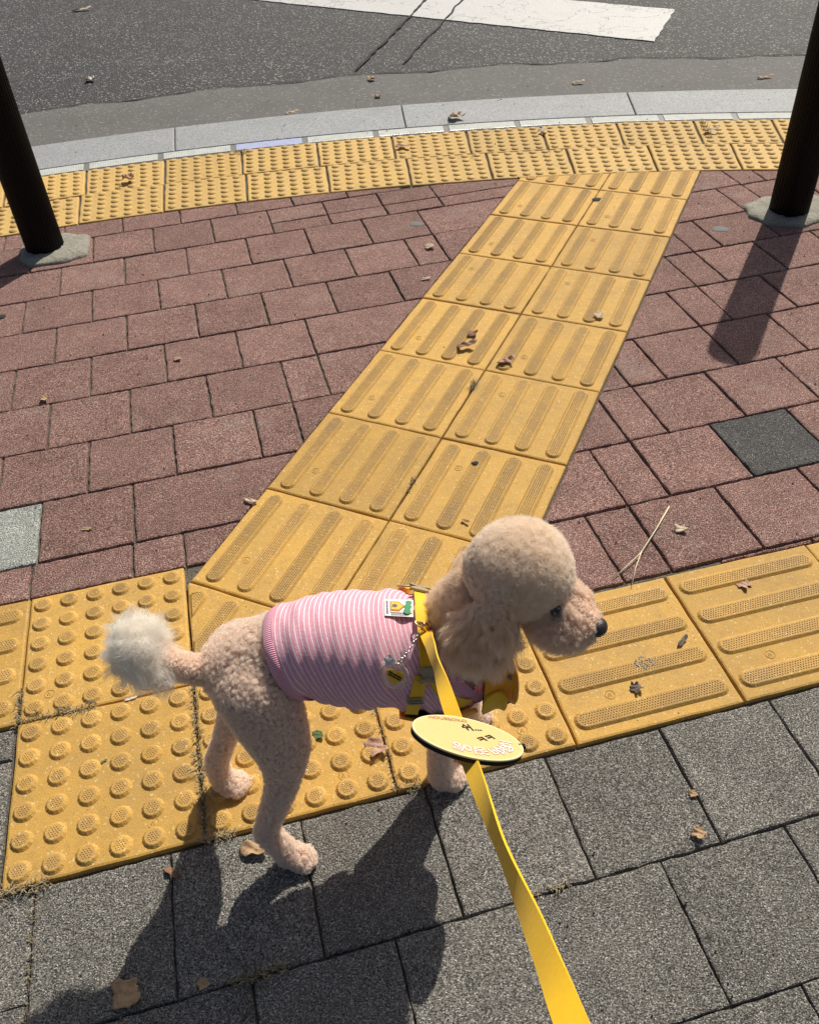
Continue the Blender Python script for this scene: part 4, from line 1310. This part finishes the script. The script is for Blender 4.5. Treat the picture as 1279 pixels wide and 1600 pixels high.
# white ribbon bow
t = NT('sheer_ribbon'); M['bow'] = t.finish((.82, .80, .80), .6, None, Transmission_Weight=.25)
mb = MB()
for ang, l in ((100, .0125), (150, .0115), (205, .008), (60, .008)):
    a0 = R(ang); b0 = (-.0035, .0170)
    dx, dy = math.cos(a0), math.sin(a0); px, py = -dy, dx
    mb.add([loc_pt(b0[0], b0[1], .004), loc_pt(b0[0] + dx * l * .6 + px * .005, b0[1] + dy * l * .6 + py * .005, .0075), loc_pt(b0[0] + dx * l + px * .002, b0[1] + dy * l + py * .002, .0055), loc_pt(b0[0] + dx * l - px * .002, b0[1] + dy * l - py * .002, .0045), loc_pt(b0[0] + dx * l * .6 - px * .005, b0[1] + dy * l * .6 - py * .005, .0065)],
           [(0, 1, 2), (0, 2, 3), (0, 3, 4)])
bo = mb.build('ribbon_bow', [M['bow']], charm); so = bo.modifiers.new('t', 'SOLIDIFY'); so.thickness = .0004
# chain and wire dog figure
A0 = RING + Vector((-.004, -.002, -.001)); A1 = loc_pt(.006, .0185, .005)
mb = MB()
for k in range(12):
    f_ = (k + .5) / 12; c_ = A0.lerp(A1, f_) + cnn * (.004 * math.sin(f_ * 3.1))
    ax_ = (A1 - A0).normalized(); e_ = (cnn if k % 2 else cnn.cross(ax_)).normalized()
    mb.tube([c_ + ax_ * (.0030 * math.cos(q)) + e_ * (.0016 * math.sin(q)) for q in np.linspace(0, 6.283, 11)[:-1]], .0005, 5, True)
mb.build('chain', [M['steel']], charm, True)
mb = MB()
fig = [(.012, .036), (.016, .033), (.015, .028), (.019, .024), (.018, .017), (.0165, .0165), (.0155, .022), (.0125, .0215), (.0115, .015), (.0100, .0155), (.0105, .022), (.0085, .026), (.0105, .030), (.0085, .033)]
mb.tube([loc_pt(a, b, .0075) for a, b in fig], .0006, 6, True)
mb.build('wire_dog_figure', [M['steel']], charm, True)
bm = bmesh.new(); bmesh.ops.create_icosphere(bm, subdivisions=3, radius=.0024, matrix=Matrix.Translation(loc_pt(.0065, .0225, .007)))
me = bpy.data.meshes.new('bell'); bm.to_mesh(me); bm.free(); me.materials.append(M['steel']); me.polygons.foreach_set('use_smooth', [True] * len(me.polygons))
place(bpy.data.objects.new('bell', me), charm)

# ------------------------------------------------------------------ fallen leaves and litter
def leafmat(name, a, b):
    t = NT(name); p = t.pos()
    c = t.mix(t.ramp(t.noise(p, 90, 4, .7), [(.3, 0.0), (.7, 1.0)]), a, b)
    c = t.mix(t.ramp(t.noise(p, 260, 2), [(.64, 0.0), (.7, .8)]), c, [x * .3 for x in a])
    d = t.n('ShaderNodeBsdfPrincipled', {'Base Color': c, 'Roughness': .75, 'Normal': t.bump(t.noise(p, 140, 3), .5, .002)})
    tr = t.n('ShaderNodeBsdfTranslucent', {'Color': c})
    m = t.n('ShaderNodeMixShader', {0: .18, 1: d.outputs[0], 2: tr.outputs[0]})
    t.t.links.new(m.outputs[0], t.out.inputs[0]); return t.mat
LM = {'tan': leafmat('tan_leaf', (.40, .25, .13), (.60, .42, .24)), 'pale': leafmat('pale_leaf', (.52, .40, .27), (.72, .60, .44)), 'brown': leafmat('brown_leaf', (.20, .10, .055), (.36, .20, .12)),
      'pink': leafmat('pinkish_leaf', (.42, .24, .16), (.58, .38, .28)), 'dark': leafmat('dark_leaf', (.09, .07, .055), (.20, .16, .13)), 'green': leafmat('green_leaf', (.06, .12, .035), (.16, .24, .09)), 'white': leafmat('bleached_leaf', (.66, .62, .54), (.80, .77, .70))}
def leaf(x, y, size, mat, shape, ang, curl, label, z0=.0035, squash=1.0):
    n = 26; rings = 6
    r_ = random.Random(int(abs(x * 7919 + y * 104729) * 1000))
    ph = r_.random() * 6.28
    def rad(q):
        if shape == 'oval': return 1.0 * (.42 + .58 * abs(math.cos(q)) ** 1.4) * (1 + .05 * math.sin(7 * q + ph))
        if shape == 'maple': return .55 + (.30 + .14 * math.sin(q + 2 * ph)) * abs(math.cos(2.5 * q + ph)) ** 1.2 + .10 * math.sin(7 * q + 3 * ph) + .06 * math.sin(13 * q)
        if shape == 'torn': return .82 / max(abs(math.cos(q)), abs(math.sin(q))) * (1 + .09 * math.sin(5 * q + ph) + .07 * math.sin(11 * q + 2 * ph)) * (.8 if math.sin(q + 1) > .6 else 1)
        return .9 + .2 * math.sin(3 * q + ph)
    V_ = []; ax_ = r_.uniform(-.5, .5)
    for i in range(rings):
        f_ = i / (rings - 1)
        for j in range(n):
            q = 2 * math.pi * j / n; rr = rad(q) * f_ * size / 2
            px, py = rr * math.cos(q), rr * math.sin(q) * squash
            u_ = (px * math.cos(ax_) + py * math.sin(ax_)) / (size / 2); w_ = (-px * math.sin(ax_) + py * math.cos(ax_)) / (size / 2)
            z = curl * size * (.55 * w_ * w_ + .25 * u_ * u_ * u_ + .10 * math.sin(5 * u_ + ph) * w_ + .06 * math.sin(9 * w_ + 7 * u_)) + r_.uniform(-.02, .02) * size * f_
            V_.append([px, py, z])
    zm = min(v[2] for v in V_)
    V_ = [(a, b, c_ - zm) for a, b, c_ in V_]
    F_ = [(i * n + j, i * n + (j + 1) % n, (i + 1) * n + (j + 1) % n, (i + 1) * n + j) for i in range(rings - 1) for j in range(n)]
    o = mobj('fallen_leaf', V_, F_, LM[mat], None, True, (x, y, z0))
    o.rotation_euler = (0, 0, ang)
    so = o.modifiers.new('t', 'SOLIDIFY'); so.thickness = .0004; so.offset = 0
    return tag(o, label, 'leaf', 'fallen leaves on the pavement and road')
leaf(-.268, .613, .046, 'tan', 'oval', .0, .5, 'folded tan leaf lying beside the hind paw of the poodle', .001, .9)
leaf(-.423, .425, .046, 'tan', 'torn', .25, .18, 'large torn square tan leaf lying on grey pavers inside the shadow of the dog', .001)
leaf(-.387, .586, .032, 'brown', 'oval', -.6, .6, 'thin reddish brown leaf on the joint of grey pavers below the dome tile', .001, .55)
leaf(-.081, .772, .040, 'pink', 'torn', .4, .5, 'pinkish brown curled leaf on the dome tile under the belly of the dog', .006)
leaf(.182, 1.975, .056, 'brown', 'oval', .2, .55, 'longest brown curled leaf lying on the guiding strip', .006, .7)
leaf(.205, 2.039, .030, 'brown', 'torn', 1.2, .6, 'small dark brown crumpled leaf just above the longest leaf on the guiding strip', .006)
leaf(.277, 1.887, .048, 'pink', 'oval', .15, .7, 'rolled pale brown leaf in the middle of the guiding strip near the centre joint', .006, .75)
leaf(.562, 2.089, .034, 'pale', 'torn', .9, .5, 'small pale leaf near the right edge of the guiding strip', .006, .8)
leaf(.116, 1.298, .020, 'brown', 'oval', -.7, .5, 'small purplish brown leaf on the guiding strip just above the head of the dog', .006, .6)
leaf(.550, 1.234, .030, 'pale', 'torn', .1, .5, 'pale curled leaf on the red paver beside the dry stalk', .002, .75)
leaf(.623, 1.075, .036, 'pink', 'maple', .3, .35, 'tan maple shaped leaf between two bars of the right tactile tile', .004)
leaf(.473, .948, .030, 'dark', 'oval', .8, .45, 'grey brown pointed leaf on the bar tile in front of the nose of the dog', .006, .5)
leaf(.366, .856, .028, 'dark', 'maple', .2, .7, 'dark crumpled leaf between the two nearest bars of the tile by the dog', .004)
leaf(.397, .592, .026, 'tan', 'maple', .5, .6, 'crumpled tan leaf scrap alone on the grey pavers at the right', .001)
leaf(-.696, 1.358, .026, 'tan', 'oval', -.1, .4, 'tan leaf on the red paver beside the pale grey paver', .002, .6)
leaf(-.321, .431, .018, 'tan', 'torn', .6, .2, 'small triangular tan leaf scrap on grey pavers in the shadow of the dog', .001)
leaf(-.346, 1.411, .036, 'pale', 'oval', -.5, .5, 'pale split leaf at the left edge of the guiding strip', .003, .5)
leaf(.097, 2.38, .034, 'pale', 'oval', .2, .4, 'pale leaf on red pavers left of the guiding strip, the nearer of two', .002, .6)
leaf(.124, 2.593, .038, 'pale', 'torn', .3, .5, 'pale leaf on red pavers left of the guiding strip, the farther of two', .002, .8)
leaf(.310, 3.790, .080, 'pale', 'torn', .2, .6, 'largest cream leaf lying on the granite kerb', .004, .8)
leaf(-.403, 4.02, .060, 'pale', 'oval', .1, .5, 'cream leaf at the road edge of the granite kerb', -.006, .7)
leaf(.074, 3.486, .065, 'pink', 'oval', -.2, .4, 'pinkish leaf on the far dome tile above the middle of the pavers', .008, .7)
leaf(-.991, 3.33, .055, 'pink', 'torn', .3, .6, 'brownish leaf on the far dome tile beside the left bollard', .008)
leaf(-1.907, 6.40, .13, 'pale', 'oval', .1, .3, 'straw coloured leaf far out on the asphalt at the upper left', -.017, .5)
leaf(-1.481, 4.791, .06, 'white', 'torn', .1, .5, 'bleached leaf on the asphalt beyond the left bollard', -.017)
leaf(1.732, 4.086, .070, 'pink', 'oval', .1, .4, 'pinkish leaf in the gutter near the right bollard', -.009, .5)
leaf(.906, 4.184, .060, 'pale', 'oval', .0, .5, 'cream leaf in the middle of the concrete gutter', -.009, .6)
leaf(-.042, 4.456, .045, 'tan', 'torn', .4, .5, 'small tan leaf in the gutter below the road crack', -.009)
leaf(-.016, 4.186, .035, 'pink', 'torn', .1, .5, 'tiny pinkish leaf in the gutter close to the kerb', -.009)
leaf(-.601, 2.02, .026, 'pink', 'torn', .1, .35, 'small pinkish chip of leaf in the middle of the left red pavers', .002, .8)
leaf(-.924, 1.868, .024, 'tan', 'torn', .2, .4, 'small tan leaf scrap at the far left of the red pavers', .002)
leaf(-.511, .904, .024, 'white', 'oval', .25, .3, 'narrow white leaf on the joint between two dome tiles under the tail', .004, .35)
leaf(-.532, .782, .013, 'green', 'oval', .6, .3, 'tiny green leaf among the domes of the nearest tile', .004, .6)
leaf(-.177, .804, .022, 'green', 'torn', .2, .4, 'grey green leaf scrap on the dome tile in front of the hind leg', .005, .9)
leaf(.644, 3.559, .050, 'pale', 'torn', .9, .5, 'cream leaf at the top of the far dome tiles left of the strip end', .008, .7)
leaf(1.284, 3.427, .060, 'pale', 'oval', .0, .5, 'cream leaf on the far dome tiles near the right bollard', .008, .5)
leaf(.408, .657, .014, 'tan', 'torn', .2, .5, 'tiny ochre leaf bit on the joint between grey pavers at the right', .001)

stalk = empty('dry_stalk', (.453, 1.172, 0))
tag(stalk, 'pale dry forked grass stalk lying across a red paver towards the tactile tile', 'stalk')
M['straw'] = plain('dry_straw', (.66, .60, .40), .7)
for pts_, r_ in (([(.545, 1.303, .004), (.50, 1.235, .009), (.453, 1.172, .008), (.42, 1.142, .006), (.386, 1.113, .003)], [.0017, .0014, .0012, .0011, .0009]), ([(.455, 1.175, .0085), (.432, 1.13, .008), (.413, 1.083, .006)], [.0012, .001, .0006])):
    mb = MB(); mb.tube(pts_, r_, 6); mb.build('stem', [M['straw']], stalk, True)

# old gum and spatter on the ground
def blot(x, y, r, mat, z):
    mb = MB(); n = 18
    ph = random.random() * 6
    V_ = [(x + r * f_ * (1 + .16 * math.sin(3 * q + ph) + .1 * math.sin(5 * q)) * math.cos(q), y + r * f_ * (.8 + .1 * math.sin(2 * q + ph)) * math.sin(q), z + h_) for f_, h_ in ((1, -.0005), (.8, .0010), (.3, .0013)) for q in np.linspace(0, 6.283, n + 1)[:-1]]
    mb.add(V_, [(i * n + j, i * n + (j + 1) % n, (i + 1) * n + (j + 1) % n, (i + 1) * n + j) for i in range(2) for j in range(n)] + [tuple(range(2 * n, 3 * n))])
    mb.build('gum_spot', [M[mat]], pavement, True)
blot(.088, 2.778, .024, 'gum', .0016); blot(1.057, 2.586, .026, 'gum', .0016); blot(-1.178, 2.328, .014, 'seal', .0016); blot(.721, 2.869, .02, 'seal', .0046); blot(.155, 1.484, .008, 'seal', .0090)
mb = MB()
for k in range(46):
    a, r = random.random() * 6.28, .017 * math.sqrt(random.random())
    x, y = .393 + r * math.cos(a), .905 + r * .8 * math.sin(a); q = random.uniform(.0009, .0024)
    mb.add([(x + q * math.cos(b), y + q * math.sin(b), .0082) for b in (0, 1.2, 2.5, 3.8, 5)] + [(x, y, .0105)], [(0, 1, 5), (1, 2, 5), (2, 3, 5), (3, 4, 5), (4, 0, 5)])
o = mb.build('spatter', [M['spill']], pavement); o['kind'] = 'stuff'

# dry grass in the joints
t = NT('dry_grass'); p = t.pos(False)
M['grass'] = t.finish(t.mix(t.ramp(t.noise(p, 60, 3), [(.4, 0.0), (.6, 1.0)]), (.19, .16, .085), (.38, .31, .19)), .8)
mb = MB()
def tufts(a, b, n, h, spread=.006, dens=1.0):
    L_ = math.hypot(b[0] - a[0], b[1] - a[1]); dx, dy = (b[0] - a[0]) / L_, (b[1] - a[1]) / L_
    for _ in range(int(n * .62)):
        f_ = random.random(); x = a[0] + (b[0] - a[0]) * f_ + random.gauss(0, spread * .3) * -dy; y = a[1] + (b[1] - a[1]) * f_ + random.gauss(0, spread * .3) * dx
        hh = h * random.uniform(.4, 1.2); q = random.random() * 6.283; ln = random.uniform(.4, 1.5) * hh; w = random.uniform(.0004, .0009)
        tx, ty = math.cos(q), math.sin(q)
        mb.add([(x - ty * w, y + tx * w, -.004), (x + ty * w, y - tx * w, -.004), (x + tx * ln * .4 + ty * w, y + ty * ln * .4 - tx * w, hh * .65), (x + tx * ln * .4 - ty * w, y + ty * ln * .4 + tx * w, hh * .65), (x + tx * ln, y + ty * ln, hh * random.uniform(.5, .95))],
               [(0, 1, 2, 3), (3, 2, 4)])
J = lambda u, v: GB.w(u, v)
tufts(J(-2.0, .02), J(-1.55, .0), 300, .014, .010)
tufts(J(-2.0, .25), J(-2.0, -.02), 160, .011)
tufts(J(-1.0, .0), J(-1.0, -.45), 260, .013, .008)
tufts(J(-1.0, -.45), J(-1.0, -1.0), 460, .014, .010)
tufts(J(-1.0, -1.0), J(-.85, -1.0), 220, .012, .012)
tufts(J(0, -.2), J(0, -1.0), 220, .012)
tufts(J(.05, -1.01), J(.3, -1.01), 170, .012, .010)
tufts((.175, 1.78), (.19, 1.81), 120, .016, .012)
tufts((.0, 1.41), (.02, 1.46), 60, .010)
tufts(GG.w(-2.62, -1), GG.w(-2.25, -1), 240, .011, .012)
tufts(J(-2, -1.0), J(-1.75, -1.01), 220, .014, .016)
tufts(GG.w(-3.97, 0), GG.w(-4.0, -1.2), 140, .010)
tufts(GG.w(-.55, -.99), GG.w(-.2, -.99), 90, .010)
for k in range(3, 10):
    a0 = 101.892 - 2.405 * k
    tufts(polar(7.08, a0), polar(7.02, a0), 16, .02)
tufts(polar(7.325, 97.35), polar(7.30, 96.9), 110, .016, .02)
tufts(polar(7.336, 82.4), polar(7.10, 82.4), 120, .03, .02)
g_ = mb.build('joint_grass', [M['grass']], None); tag(g_, 'dry grass and moss growing in the paving joints', 'grass', None, 'stuff')
# grit
mb = MB()
for _ in range(900):
    y = .35 + 4.2 * random.random() ** 1.6; x = random.uniform(-.62 - (y - .4) * .33, .52 + (y - .33) * .41)
    r = random.uniform(.0006, .0020) * (1 + .25 * y); z = .0032
    mb.add([(x + r * math.cos(b) * random.uniform(.7, 1.2), y + r * math.sin(b) * random.uniform(.7, 1.2), z - .002) for b in (0, 1.57, 3.14, 4.71)] + [(x, y, z + r * .7)], [(0, 1, 4), (1, 2, 4), (2, 3, 4), (3, 0, 4)], random.choice((0, 0, 1, 1, 1)))
g_ = mb.build('grit', [plain('pale_grit', (.55, .52, .46), .8), plain('dark_grit', (.10, .085, .065), .9)], None); tag(g_, 'small grit and crumbs scattered over the paving', 'grit', None, 'stuff')
